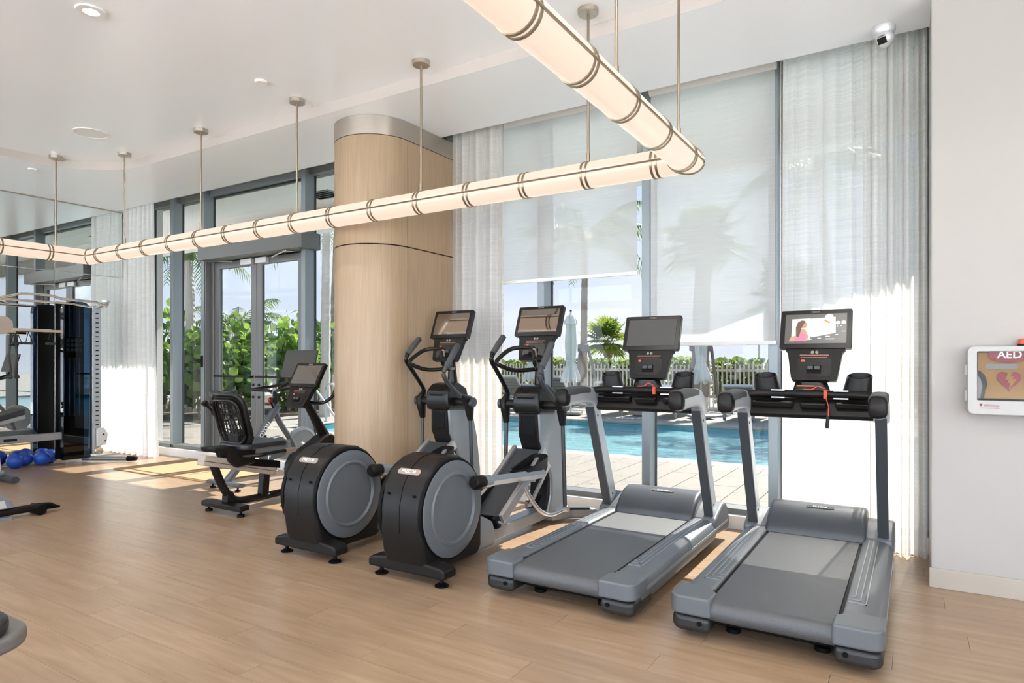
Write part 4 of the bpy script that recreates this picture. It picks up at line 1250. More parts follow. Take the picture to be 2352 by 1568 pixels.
# ------------------------------------------------------------------ spin bike
t = thing('spin_bike', 'dark grey spin bike with a flat screen standing by the double door', 'exercise bike', (-6.12, 4.17, 0))
for (yy, xx) in ((0.06, 0.27), (1.04, 0.24)):
    sb = MB().tube([(-xx, yy, 0.065), (xx, yy, 0.065)], 0.045, 12, r2=0.022).build('stabiliser', 'spin_grey', t, ang=60)
    for sx in (-1, 1):
        MB().lathe([(0, 0), (0.03, 0), (0.03, 0.012), (0.01, 0.02), (0.01, 0.05)], 14, Matrix.Translation((sx * (xx - 0.06), yy, 0))).build('foot_pad', 'black', sb)
fr = MB().tube(smooth_path([(0, 0.07, 0.07), (0, 0.20, 0.20), (0, 0.40, 0.42), (0, 0.58, 0.66), (0, 0.72, 0.83)], 4), [0.045] * 8 + [0.042] * 9, 12, r2=0.04)
fr.tube(smooth_path([(0, 0.72, 0.86), (0, 0.70, 0.74), (0, 0.78, 0.60), (0, 0.92, 0.40), (0, 1.04, 0.08)], 4), 0.032, 12)
fr.tube([(0, 0.30, 0.28), (0, 0.20, 0.55), (0, 0.13, 0.72)], 0.036, 12)
fr = fr.build('frame', 'spin_grey', t, ang=60)
Mt = Matrix.Translation((0.043, 0.49, 0.545)) @ Matrix.Rotation(R(90), 4, 'Z') @ Matrix.Rotation(R(90), 4, 'X') @ Matrix.Rotation(R(53), 4, 'Z')
text('brand_lettering', 'PELOTON', 0.065, 'letter_white', fr, Mt, bold=0.001)
MB().tube([(0, 0.15, 0.66), (0, 0.09, 0.93)], 0.020, 10).build('seat_post', 'charcoal_gloss', t, ang=60)
v = []
for (yy, w_, z_) in ((-0.09, 0.055, 1.005), (-0.07, 0.085, 1.015), (-0.01, 0.088, 1.005), (0.05, 0.055, 0.995), (0.12, 0.032, 1.0), (0.18, 0.022, 1.01), (0.20, 0.010, 1.005)):
    for j in range(10):
        g = 2 * pi * j / 10
        v.append((w_ * cos(g), yy, z_ + 0.025 * sin(g) * (1 if sin(g) > 0 else 1.6)))
MB().add(v, [(k * 10 + j, k * 10 + (j + 1) % 10, (k + 1) * 10 + (j + 1) % 10, (k + 1) * 10 + j) for k in range(6) for j in range(10)] + [tuple(range(10)), tuple(60 + j for j in range(10))]).build('saddle', 'upholstery', t, ang=60)
MB().tube([(0, 0.71, 0.80), (0, 0.68, 1.0)], 0.020, 10).build('handlebar_post', 'charcoal_gloss', t)
hbr = smooth_path([(-0.04, 0.68, 1.0), (-0.10, 0.62, 1.01), (-0.22, 0.55, 1.02), (-0.25, 0.66, 1.03), (-0.16, 0.86, 1.06), (-0.10, 0.90, 1.09), (0.10, 0.90, 1.09), (0.16, 0.86, 1.06), (0.25, 0.66, 1.03), (0.22, 0.55, 1.02), (0.10, 0.62, 1.01), (0.04, 0.68, 1.0)], 4)
MB().tube(hbr, 0.016, 8).build('handlebar', 'charcoal_gloss', t, ang=60)
Ms = Matrix.Translation((0.05, 0.93, 1.16)) @ Matrix.Rotation(R(-16), 4, 'X')
ts = MB().prism(rrect(-0.265, 0.265, 0, 0.32, 0.012), 'y', 0, 0.02).xf(Ms).build('tablet', 'steel_grey', t, bevel=0.003)
MB().box(-0.25, 0.25, -0.002, 0.001, 0.015, 0.305).xf(Ms).build('tablet_screen', 'screen_off', ts)
MB().tube([(0, 0.76, 1.04), (0, 0.92, 1.10), (0, 0.99, 1.22)], 0.018, 8).build('tablet_arm', 'charcoal_gloss', t)
kn = MB().cyl((0, 0.665, 0.80), (0, 0.625, 0.89), 0.012, 8).build('resistance_stem', 'charcoal', t)
MB().ball((0, 0.618, 0.905), 0.027, 14, 8).build('resistance_knob', 'red', kn)
fw = MB().lathe([(0.225, -0.02), (0.225, 0.02), (0.19, 0.024), (0.185, 0.012), (0.05, 0.012), (0.03, 0.03), (0, 0.03)], 40, Matrix.Translation((0, 1.06, 0.345)) @ Matrix.Rotation(R(90), 4, 'Y')).build('flywheel', 'silver_paint', t, ang=30)
MB().prism([(0.40, 0.36), (0.46, 0.47), (0.74, 0.50), (0.84, 0.42), (0.80, 0.27), (0.52, 0.22)], 'x', -0.02, 0.055).build('belt_guard', 'spin_grey', t, bevel=0.015)
for sx in (-1, 1):
    cr = MB().tube([(sx * 0.07, 0.56, 0.33), (sx * 0.075, 0.56 - sx * 0.03, 0.33 - sx * 0.165)], 0.012, 8).build('crank', 'chrome', t)
    MB().box(min(sx * 0.08, sx * 0.17), max(sx * 0.08, sx * 0.17), 0.51 - sx * 0.03, 0.61 - sx * 0.03, 0.315 - sx * 0.165, 0.345 - sx * 0.165).build('pedal', 'charcoal', cr, bevel=0.006)
wr_ = MB().tube([(0, 0.10, 0.85), (0, -0.05, 0.82)], 0.012, 8).build('weight_holder', 'charcoal', t)
for sx in (-1, 1):
    MB().tube([(sx * 0.06, -0.13, 0.905), (sx * 0.06, -0.02, 0.80)], 0.014, 8).lathe([(0.03, -0.02), (0.033, 0.0), (0.03, 0.02)], 6, Matrix.Translation((sx * 0.06, -0.13, 0.905)) @ Matrix.Rotation(R(45), 4, 'X')).lathe([(0.03, -0.02), (0.033, 0.0), (0.03, 0.02)], 6, Matrix.Translation((sx * 0.06, -0.02, 0.80)) @ Matrix.Rotation(R(45), 4, 'X')).build('hand_weight', 'charcoal', wr_)

# ------------------------------------------------------------------ cable machine in front of the mirror
t = thing('cable_machine', 'functional cable trainer with smoky blue shrouds and chrome pull-up bar before the mirror', 'cable machine', (-9.4, 4.3, 0))
for (yy, mir) in ((0.0, 1), (-1.55, -1)):
    prof = [(yy - 0.165, 0.06), (yy + 0.165, 0.06), (yy + 0.165, 2.02)] + [(yy + 0.165 - 0.10 * (1 - cos(R(a))), 2.02 + 0.10 * sin(R(a))) for a in (30, 60, 90)] + [(yy - 0.165 + 0.10 * (1 - cos(R(a))), 2.02 + 0.10 * sin(R(a))) for a in (90, 60, 30)] + [(yy - 0.165, 2.02)]
    sh = MB().prism(prof, 'x', -0.02, 0.06).build('stack_shroud', 'acrylic_blue', t, bevel=0.004)
    MB().box(-0.14, -0.03, yy - 0.12, yy + 0.12, 0.06, 0.62).build('weight_stack', 'black', t)
    MB().box(-0.16, -0.14, yy - 0.17, yy + 0.17, 0.06, 2.1).build('shroud_back', 'charcoal_gloss', t)
    for k in range(4):
        MB().cyl((-0.08, yy - 0.09 + k * 0.06, 0.62), (-0.08, yy - 0.09 + k * 0.06, 2.08), 0.008, 8).build('guide_rod', 'chrome', t)
    rk = MB().box(-0.10, -0.02, yy - 0.11, yy + 0.11, 1.38, 1.66).build('accessory_rack', 'charcoal', t, bevel=0.004)
    for k in range(12):
        MB().box(-0.025, -0.012, yy - 0.095 + (k % 4) * 0.05, yy - 0.06 + (k % 4) * 0.05, 1.47 + (k // 4) * 0.06, 1.515 + (k // 4) * 0.06).build('stack_pin', 'badge', rk)
    ym = yy + mir * 0.235
    cl = MB().box(0.0, 0.075, ym - 0.055, ym + 0.055, 0.10, 2.08).build('mast', 'silver', t, bevel=0.01)
    for k in range(26):
        MB().box(0.073, 0.080, ym - 0.018, ym + 0.018, 0.42 + k * 0.062, 0.435 + k * 0.062).build('height_notch', 'charcoal', cl)
    cg = MB().prism([(ym - 0.02, 0.20), (ym + 0.10, 0.22), (ym + 0.12, 0.36), (ym + 0.07, 0.45), (ym - 0.02, 0.44)], 'x', 0.085, 0.12).build('pulley_carriage', 'plate_white', t, bevel=0.006)
    for (a, b_) in ((0.06, 0.36), (0.08, 0.27)):
        MB().cyl((0.118, ym + a, b_), (0.128, ym + a, b_), 0.01, 8).build('bolt', 'charcoal', cg)
    MB().lathe([(0.05, -0.012), (0.042, 0), (0.05, 0.012)], 20, Matrix.Translation((0.09, ym + 0.02, 0.14)) @ Matrix.Rotation(R(90), 4, 'Y')).build('pulley_wheel', 'chrome', t)
    ft = MB().tube([(-0.05, yy + mir * 0.12, 0.045), (0.15, ym, 0.045), (0.50, ym + mir * 0.22, 0.045)], 0.035, 10, r2=0.03).build('foot_rail', 'silver_paint', t, ang=50)
    MB().tube([(0.46, ym + mir * 0.195, 0.045), (0.56, ym + mir * 0.26, 0.042)], [0.04, 0.03], 10, r2=[0.036, 0.028]).build('foot_cap', 'black', ft)
    MB().cyl((0.05, ym, 2.05), (0.30, ym + mir * 0.02, 2.10), 0.022, 10).lathe([(0.055, -0.012), (0.055, 0.012)], 20, Matrix.Translation((0.30, ym, 2.13))).build('top_bracket', 'silver', t)
ptop = [(0.32, 0.24, 2.06), (0.32, 0.10, 2.11), (0.32, -0.30, 2.12), (0.32, -0.42, 2.15), (0.32, -0.72, 2.15), (0.32, -0.95, 2.08), (0.32, -1.25, 2.11), (0.32, -1.79, 2.06)]
MB().tube(ptop, 0.016, 10).build('pull_up_bar', 'chrome', t, ang=60)
MB().tube([(0.05, 0.24, 2.05), (0.05, -0.1, 2.09), (0.05, -1.45, 2.09), (0.05, -1.79, 2.05)], 0.016, 10).build('rear_bar', 'chrome', t, ang=60)
MB().box(-0.06, 0.02, -1.40, -0.16, 0.33, 0.42).build('lower_crossbar', 'silver_paint', t, bevel=0.008)
MB().box(0.018, 0.022, -0.80, -0.66, 0.36, 0.39).build('crossbar_badge', 'charcoal', t)
MB().tube([(0.10, -1.40, 1.72), (0.10, -0.20, 1.72)], 0.022, 8).build('handle_shelf', 'chrome', t)
MB().lathe([(0.11, -0.01), (0.11, 0.01), (0.02, 0.012)], 24, Matrix.Translation((0.14, -0.86, 1.77)) @ Matrix.Rotation(R(90), 4, 'Y')).build('pulley_cover', 'pulley_beige', t)
for k, yy in enumerate((-0.70, -0.58, -0.34)):
    hn = MB().tube([(0.12, yy, 1.70), (0.12, yy - 0.03, 1.56)], 0.004, 6).tube([(0.12, yy, 1.70), (0.12, yy + 0.05, 1.56)], 0.004, 6).build('strap', 'black', t)
    MB().tube([(0.12, yy - 0.05, 1.56), (0.12, yy + 0.06, 1.56)], 0.016, 8).build('strap_grip', 'rubber', hn)
MB().tube([(0.11, -0.76, 1.68), (0.12, -0.78, 1.40), (0.12, -0.76, 1.17)], 0.012, 8).tube([(0.11, -0.72, 1.68), (0.12, -0.70, 1.40), (0.12, -0.72, 1.17)], 0.012, 8).ball((0.12, -0.77, 1.15), 0.028, 10, 6).ball((0.12, -0.70, 1.15), 0.028, 10, 6).build('triceps_rope', 'rubber', t, ang=60)

# ------------------------------------------------------------------ blue balls along the mirror
bl = ['shadowed under the bench', 'second from the bench', 'third from the bench', 'next to the smoky blue shroud']
for k, (x, y_) in enumerate(((-9.57, 3.69), (-9.69, 3.845), (-9.565, 3.985), (-9.69, 4.135))):
    o = MB().ball((0, 0, 0.092), 0.092, 24, 14).build('exercise_ball', 'ball_blue', loc=(x, y_, 0))
    tag(o, 'small blue exercise ball on the floor by the mirror', 'ball', 'blue balls along the mirror wall')

# ------------------------------------------------------------------ benches cut by the frame
t = thing('weight_bench', 'grey adjustable bench with raised pad in front of the cable machine', 'weight bench', (-8.62, 2.55, 0))
pm_ = Matrix.Translation((0, 0.05, 0.55)) @ Matrix.Rotation(R(14), 4, 'X')
MB().prism(rrect(-0.15, 0.15, -0.45, 0.82, 0.05), 'z', 0, 0.06).xf(pm_).build('back_pad', 'upholstery', t, bevel=0.015)
MB().prism(rrect(-0.14, 0.14, -0.40, 0.80, 0.04), 'z', -0.05, 0.0).xf(pm_).build('pad_frame', 'silver_paint', t, bevel=0.01)
MB().prism(rrect(-0.15, 0.15, -0.9, -0.45, 0.05), 'z', 0.46, 0.52).build('seat_pad', 'upholstery', t, bevel=0.015)
MB().tube([(0, -0.85, 0.10), (0, 0.66, 0.10)], 0.035, 8).build('spine_rail', 'silver_paint', t)
MB().tube([(0, 0.62, 0.08), (0, 0.60, 0.35), (0, 0.50, 0.62)], 0.028, 8).build('front_post', 'plate_white', t)
MB().tube([(0, -0.7, 0.08), (0, -0.62, 0.46)], 0.03, 8).build('rear_post', 'plate_white', t)
for yy in (-0.85, 0.68):
    MB().tube([(-0.26, yy, 0.04), (0.26, yy, 0.04)], 0.04, 10, r2=0.035).build('foot_bar', 'steel_grey', t, ang=60)

t = thing('rowing_bench', 'silver and black low machine base with a warning label and transport wheel', 'weight bench', (-6.53, 1.7, 0))
MB().tube([(0, -0.9, 0.062), (0, 0.82, 0.062), (0, 1.02, 0.062)], 0.036, 12, r2=0.034).build('floor_rail', 'charcoal', t, ang=60)
MB().tube([(0, 0.98, 0.062), (0, 1.08, 0.058), (0, 1.16, 0.035)], [0.037, 0.034, 0.012], 12, r2=[0.036, 0.03, 0.008]).build('rail_cap', 'black', t, ang=50)
MB().box(-0.04, 0.04, -0.8, 0.78, 0.0, 0.024).build('rail_foot', 'silver_paint', t)
MB().cyl((-0.075, 0.985, 0.045), (0.075, 0.985, 0.045), 0.045, 18).build('transport_wheel', 'black', t)
lg = MB().prism([(0.80, 0.095), (0.62, 0.095), (0.45, 0.22), (0.30, 0.42), (0.38, 0.44), (0.58, 0.30), (0.72, 0.21), (0.78, 0.15)], 'x', -0.05, 0.05).build('curved_post', 'silver_paint', t, bevel=0.012)
MB().prism([(0.74, 0.105), (0.655, 0.105), (0.64, 0.165), (0.725, 0.17)], 'x', 0.05, 0.0515).build('warning_label', 'plate_white', lg)
MB().prism(rrect(-0.13, 0.13, -0.35, 0.35, 0.05), 'z', 0.44, 0.50).build('seat_pad', 'upholstery', t, bevel=0.015)
MB().tube([(0, -0.85, 0.06), (0, -0.6, 0.3), (0, -0.3, 0.44)], 0.04, 10).build('rear_post', 'silver_paint', t)
MB().tube([(-0.3, -0.88, 0.04), (0.3, -0.88, 0.04)], 0.038, 10).build('foot_bar', 'charcoal', t)

t = thing('machine_seat', 'rounded black padded seat over a grey shell cut by the frame', 'machine seat', (-2.82, 0.945, 0))
MB().prism(rrect(-0.34, 0.155, -0.13, 0.10, 0.11, 8), 'z', 0.375, 0.44).build('seat_pad', 'upholstery', t, bevel=0.025, seg=4)
MB().prism(rrect(-0.38, 0.15, -0.16, 0.17, 0.15, 8), 'z', 0.315, 0.375).build('seat_shell', 'shell_grey', t, bevel=0.02, seg=4)
MB().cyl((-0.08, -0.02, 0.02), (-0.08, -0.02, 0.32), 0.04, 16).build('post', 'silver_paint', t)
MB().box(-0.26, -0.01, -0.16, 0.12, 0, 0.03).build('base', 'charcoal', t, bevel=0.006)

# ------------------------------------------------------------------ AED cabinet on the pier wall
t = thing('defibrillator_cabinet', 'white wall cabinet with a red AED sign and heart behind its window', 'AED cabinet', (0.256, 4.6, 1.035))
W, H, D = 0.42, 0.383, 0.11
out = rrect(0, W, 0, H, 0.03, 5)
inn = rrect(0.045, W - 0.045, 0.08, H - 0.03, 0.006, 5)
n_ = len(out)
vs_ = [(a, 0.0, b_) for (a, b_) in out] + [(a, -D, b_) for (a, b_) in out] + [(a, -D, b_) for (a, b_) in inn] + [(a, -D + 0.02, b_) for (a, b_) in inn]
fs = [(k * n_ + j, k * n_ + (j + 1) % n_, (k + 1) * n_ + (j + 1) % n_, (k + 1) * n_ + j) for k in range(3) for j in range(n_)]
MB().add(vs_, fs + [tuple(range(n_))]).build('cabinet_body', 'aed_white', t, bevel=0.006)
dv_ = MB().box(0.05, W - 0.05, -D + 0.035, -0.01, 0.09, H - 0.035).build('defibrillator', 'aed_yellow', t)
MB().prism([(0.047, 0.09), (0.075, 0.09), (0.092, 0.17), (0.085, 0.215), (0.06, 0.245), (0.047, 0.245)], 'y', -D + 0.025, -D + 0.036).build('side_bumper', 'charcoal_gloss', dv_)
MB().prism([(0.047, 0.09), (0.06, 0.09), (0.07, 0.16), (0.062, 0.20), (0.047, 0.22)], 'y', -D + 0.023, -D + 0.03).build('bumper_inset', 'aed_grey', dv_)
MB().prism([(0.285, 0.09), (0.32, 0.09), (0.32, 0.25), (0.285, 0.25), (0.265, 0.20), (0.268, 0.165)], 'y', -D + 0.025, -D + 0.036).build('side_bumper', 'charcoal_gloss', dv_)
MB().prism(rrect(0.085, 0.23, 0.255, 0.285, 0.012), 'y', -D + 0.028, -D + 0.036).build('carry_handle', 'aed_grey', dv_)
hp_ = []
for i in range(40):
    a = 2 * pi * i / 40
    hp_.append((0.19 + 0.054 * (sin(a) ** 3), 0.195 + 0.0038 * (13 * cos(a) - 5 * cos(2 * a) - 2 * cos(3 * a) - cos(4 * a))))
ht_ = MB().prism(hp_, 'y', -D + 0.026, -D + 0.035).build('heart_symbol', 'red', dv_)
MB().prism([(0.187, 0.238), (0.204, 0.232), (0.196, 0.216), (0.212, 0.214), (0.205, 0.202), (0.224, 0.200), (0.188, 0.142), (0.196, 0.178), (0.184, 0.180), (0.188, 0.196), (0.172, 0.198)], 'y', -D + 0.0235, -D + 0.027).build('lightning_symbol', 'aed_yellow', ht_)
sg = MB().prism([(0.10, H - 0.031), (0.285, H - 0.031), (0.285, 0.315), (0.24, 0.30), (0.19, 0.29), (0.14, 0.30), (0.10, 0.315)], 'y', -D + 0.019, -D + 0.024).build('sign', 'red', t)
text('sign_lettering', 'AED', 0.058, 'letter_white', sg, Matrix.Translation((0.192, -D + 0.018, 0.334)) @ Matrix.Rotation(R(90), 4, 'X'), bold=0.001)
MB().box(0.045, W - 0.045, -D + 0.010, -D + 0.012, 0.08, H - 0.03).build('window_pane', 'cabinet_glass', t)
pr = MB()
for k, (a, b_, zz) in enumerate(((0.078, 0.145, 0.056), (0.074, 0.145, 0.050), (0.074, 0.143, 0.044), (0.055, 0.145, 0.036))):
    pr.box(a, b_, -D - 0.0006, -D + 0.001, zz, zz + 0.0022)
pr.prism([(0.055, 0.062), (0.068, 0.062), (0.068, 0.053), (0.0615, 0.047), (0.055, 0.053)], 'y', -D - 0.0006, -D + 0.001).build('printed_note', 'red', t)
for zz in (0.105, 0.25):
    MB().box(-0.012, 0.004, -0.08, -0.05, zz - 0.03, zz + 0.03).build('hinge', 'aed_white', t, bevel=0.002)
bc = MB().lathe([(0.04, 0), (0.04, 0.012)], 20, Matrix.Translation((0.268, -0.055, H))).build('beacon_base', 'charcoal', t)
MB().lathe([(0.038, 0.012), (0.036, 0.034), (0.030, 0.040), (0, 0.041)], 20, Matrix.Translation((0.268, -0.055, H))).build('beacon_lens', 'beacon_red', bc)
# ------------------------------------------------------------------ terrace, pool, garden
struct(MB().box(-70, 50, -40, 8.55, -0.6, -0.07).build('bounce_ground', 'bounce_white'), 'ground around the building, whitened to bounce light indoors')  # made white as a reflector, throws sunlight up to the ceiling
ground = struct(MB().box(-70, -11.3, 8.55, 14.1, -0.6, -0.07).box(12, 50, 8.55, 14.1, -0.6, -0.07).box(-70, 50, 14.1, 20.5, -0.6, -0.03).box(-90, 70, 20.5, 90, -0.6, -0.1).build('ground', 'far_deck'), 'pale stone terrace and sand beyond the pool')
deck = struct(MB().box(-15, 3.0, 5.66, 8.55, -0.07, -0.03).build('terrace', 'joint_sand'), 'cream stone paved terrace between window and pool')
PX, PY = 0.305, 0.61
pv = MB().box(-PX / 2 + 0.003, PX / 2 - 0.003, -PY / 2 + 0.003, PY / 2 - 0.003, -0.03, 0).build('paver', 'limestone', deck, bevel=0.002, seg=1)
cand = []
for i in range(int(18 / PX)):
    x = -14.85 + i * PX
    for j in range(-1, 6):
        y = 5.95 + j * PY + (PY * 0.5 if i % 2 else 0)
        y0, y1 = max(y - PY / 2, 5.66), min(y + PY / 2, 8.55)
        if y1 - y0 < 0.05:
            continue
        d_ = seen(x, y, 0)
        cand.append((d_ or 1e9, x, y, y0, y1))
cand.sort()
rest = MB()
used = 0
for (d_, x, y, y0, y1) in cand:
    full = abs((y1 - y0) - PY) < 1e-6
    if full and d_ < 1e8 and used < 290:
        c = pv if used == 0 else pv.copy()
        if used:
            C.objects.link(c)
            c.parent = deck
        c.location = (x, y, -0.001 * rnd.random())
        used += 1
    else:
        rest.box(x - PX / 2 + 0.003, x + PX / 2 - 0.003, y0 + 0.003, y1 - 0.003, -0.03, -0.001)
o = rest.build('paver_field', 'limestone', deck)
o['kind'] = 'stuff'

pool = thing('swimming_pool', 'long turquoise swimming pool with pale stone coping', 'pool', (-2, 11.3, 0))
pool['kind'] = 'structure'
del pool['category']
MB().box(-8.95, 14, -2.42, 2.46, -0.16, -0.14).build('water', 'pool_water', pool)
MB().box(-9.0, 14, -2.45, -2.42, -0.6, -0.03).box(-9.0, 14, 2.46, 2.50, -0.6, -0.03).box(-9.0, -8.95, -2.45, 2.5, -0.6, -0.03).build('tile_wall', 'pool_tile', pool)
MB().box(-9.3, 14, -2.75, -2.42, -0.05, -0.005).build('near_coping', 'coping', pool, bevel=0.008)
MB().box(-9.3, 14, 2.44, 2.80, -0.05, -0.005).build('far_coping', 'coping', pool, bevel=0.008)
MB().box(-9.3, -8.95, -2.42, 2.44, -0.05, -0.005).build('end_coping', 'coping', pool, bevel=0.008)
t = thing('pool_handrail', 'bent stainless handrail at the end of the pool', 'handrail', (-11.2, 9.9, 0))
for k, yy in enumerate((-0.25, 0.35)):
    MB().tube(smooth_path([(0.0, yy, 0.0), (0.0, yy, 0.62), (0.05, yy, 0.80), (0.18, yy, 0.84), (0.32, yy, 0.76), (1.05, yy, 0.05), (1.1, yy, -0.2)], 4), 0.024, 10).build('rail', 'silver', t, ang=60)
    MB().lathe([(0.05, 0), (0.05, 0.012), (0.026, 0.016)], 16, Matrix.Translation((0, yy, 0))).build('flange', 'silver', t)


# ---- leaves
def leaf_cloud(v, f, pos, n, size, r_, round_leaf=True, up=0.3):
    for _ in range(n):
        c = Vector(pos(r_))
        nrm = Vector((r_.gauss(0, 1), r_.gauss(0, 1), r_.gauss(0, 1) + up)).normalized()
        a = nrm.orthogonal().normalized()
        a = (Matrix.Rotation(r_.uniform(0, 6.28), 3, nrm) @ a)
        b_ = nrm.cross(a)
        s_ = size * r_.uniform(0.6, 1.25)
        k0 = len(v)
        if round_leaf:
            pts = [(1, 0), (0.5, 0.85), (-0.5, 0.85), (-1, 0), (-0.5, -0.85), (0.5, -0.85)]
        else:
            pts = [(1.2, 0), (0.1, 0.45), (-1.1, 0), (0.1, -0.45)]
        for (p, q) in pts:
            v.append(tuple(c + a * (p * s_) + b_ * (q * s_) + nrm * (0.15 * s_ * abs(p))))
        f.append(tuple(range(k0, k0 + len(pts))))


def bush(name, label, cat, group, x, y, w, d, h, n, size, mat, seed, round_leaf=True, stems=4, base=0.0, clipped=False):
    r_ = random.Random(seed)
    t = thing(name, label, cat, (x, y, base), 0, group)
    lobes = [(r_.uniform(-0.35, 0.35) * w, r_.uniform(-0.35, 0.35) * d, h * r_.uniform(0.25, 0.72), r_.uniform(0.28, 0.42)) for _ in range(9)]

    def pos(q):
        if clipped:
            return (q.uniform(-0.47, 0.47) * w, q.uniform(-0.45, 0.45) * d, 0.08 + (h - 0.12) * q.random() ** 0.8 + 0.06 * q.random())
        lx, ly, lz, s_ = lobes[int(q.random() * 9)]
        while True:
            a = Vector((q.uniform(-1, 1), q.uniform(-1, 1), q.uniform(-1, 1)))
            if 0.25 < a.length < 1:
                break
        return (lx + a.x * w * s_, ly + a.y * d * s_, max(0.05, lz + a.z * h * s_ * 0.85))
    v, f = [], []
    leaf_cloud(v, f, pos, n, size, r_, round_leaf)
    raw('foliage', v, f, mat, t)
    mb = MB()
    for _ in range(stems):
        a = (r_.uniform(-0.3, 0.3) * w, r_.uniform(-0.3, 0.3) * d)
        mb.tube([(a[0] * 0.3, a[1] * 0.3, -0.08), (a[0] * 0.7, a[1] * 0.7, h * 0.4), (a[0], a[1], h * 0.75)], [0.03, 0.022, 0.012], 5)
    mb.build('stems', 'palm_trunk', t)
    return t


sg_n = 0
for k in range(9):
    y = 6.9 + k * 1.3
    x = -14.6 - (k % 2) * 0.5
    bush('sea_grape_shrub', 'large round-leaved sea grape shrub in the bed beyond the double door', 'shrub', 'sea grape shrubs beyond the terrace', x, y, 1.7, 1.3, 2.35 + 0.25 * ((k * 7) % 3 - 1), 620, 0.105, 'leaf_seagrape', 100 + k)
for k in range(5):
    bush('sea_grape_shrub', 'tall sea grape shrub at the back of the bed beyond the terrace', 'shrub', 'tall sea grapes at the back of the bed', -17.0 - (k % 2) * 0.6, 8.0 + k * 2.3, 1.9, 1.8, 3.0 + 0.3 * (k % 2), 520, 0.12, 'leaf_seagrape', 140 + k)
struct(MB().box(-22, -13.75, 5.7, 18, -0.06, -0.01).build('planting_bed', 'soil'), 'dark soil planting bed under the sea grapes')

# clipped hedge and picket fence along the beach
for k in range(17):
    bush('hedge_shrub', 'leafy hedge shrub behind the picket fence', 'hedge', 'hedge along the beach side', -21.5 + k * 1.55, 19.9, 1.46, 0.9, 1.38 + 0.04 * ((k * 5) % 3), 900, 0.08, 'leaf_hedge', 200 + k, round_leaf=True, stems=2, clipped=True)
fence = thing('picket_fence', 'weathered grey picket fence along the far side of the terrace', 'fence', (-8, 18.6, 0))
pk = None
for k in range(170):
    x = -14.5 + k * 0.118
    if pk is None:
        pk = MB().box(-0.021, 0.021, -0.01, 0.01, 0.02, 1.26).build('picket', 'fence_slat', fence)
        c = pk
    else:
        c = pk.copy()
        C.objects.link(c)
        c.parent = fence
    c.location = (x, 0, rnd.uniform(-0.02, 0.03))
for z in (0.32, 1.06):
    MB().box(-14.6, 5.6, 0.01, 0.05, z, z + 0.07).build('fence_rail', 'fence_slat', fence)
for k, x in enumerate((-7.9, -6.2, -4.3, -2.0, 0.4)):
    tag(MB().cyl((0, 0, -0.05), (0, 0, 1.95), 0.035, 8).build('beach_post', 'fence_slat', loc=(x, 22.3, 0)), 'thin grey rope post standing beyond the hedge', 'post', 'rope posts on the beach')


# closed parasols
def parasol(x, y, label, s_=1.0, rz=0.0):
    t = thing('closed_parasol', label, 'umbrella', (x, y, 0), rz, None)
    MB().cyl((0, 0, 0.03), (0, 0, 2.62 * s_), 0.02, 10).build('pole', 'lounger_white', t)
    MB().box(-0.27, 0.27, -0.27, 0.27, 0, 0.06).build('base', 'coping', t, bevel=0.01)
    v, f = [], []
    prof = [(2.55, 0.03), (2.50, 0.10), (2.38, 0.16), (2.30, 0.17), (2.28, 0.105), (2.0, 0.12), (1.75, 0.13), (1.5, 0.115), (1.33, 0.10), (1.15, 0.15), (1.0, 0.205), (0.90, 0.235)]
    n_ = 48
    for k, (z, r_) in enumerate(prof):
        for j in range(n_):
            g = 2 * pi * j / n_
            fold = 1 + (0.0 if k < 4 else 0.22) * cos(8 * g + 0.4 * k * 0.2) + (0.08 if k < 4 else 0.0) * cos(8 * g)
            z_ = z * s_ - (0.05 * (1 + cos(8 * g)) if k == len(prof) - 1 else 0)
            v.append((r_ * fold * cos(g), r_ * fold * sin(g), z_))
    MB().add(v, [(k * n_ + j, k * n_ + (j + 1) % n_, (k + 1) * n_ + (j + 1) % n_, (k + 1) * n_ + j) for k in range(len(prof) - 1) for j in range(n_)]).build('furled_canopy', 'umbrella_cloth', t, ang=70)
    MB().ball((0, 0, 2.64 * s_), 0.03, 10, 6).build('finial', 'dark_gasket', t)
    MB().tube([(0.115 * cos(2 * pi * i / 16), 0.115 * sin(2 * pi * i / 16), 1.36) for i in range(16)], 0.012, 6, closed=True).build('tie_strap', 'umbrella_cloth', t)


parasol(-7.5, 15.05, 'closed grey green parasol standing clear between the loungers and the fan palm', 1.0, 0.3)
parasol(-8.85, 15.4, 'closed grey green parasol standing behind the display of the elliptical', 0.985, 1.0)
parasol(-4.35, 15.7, 'closed grey green parasol standing in front of the cabbage palm', 0.985, 0.6)


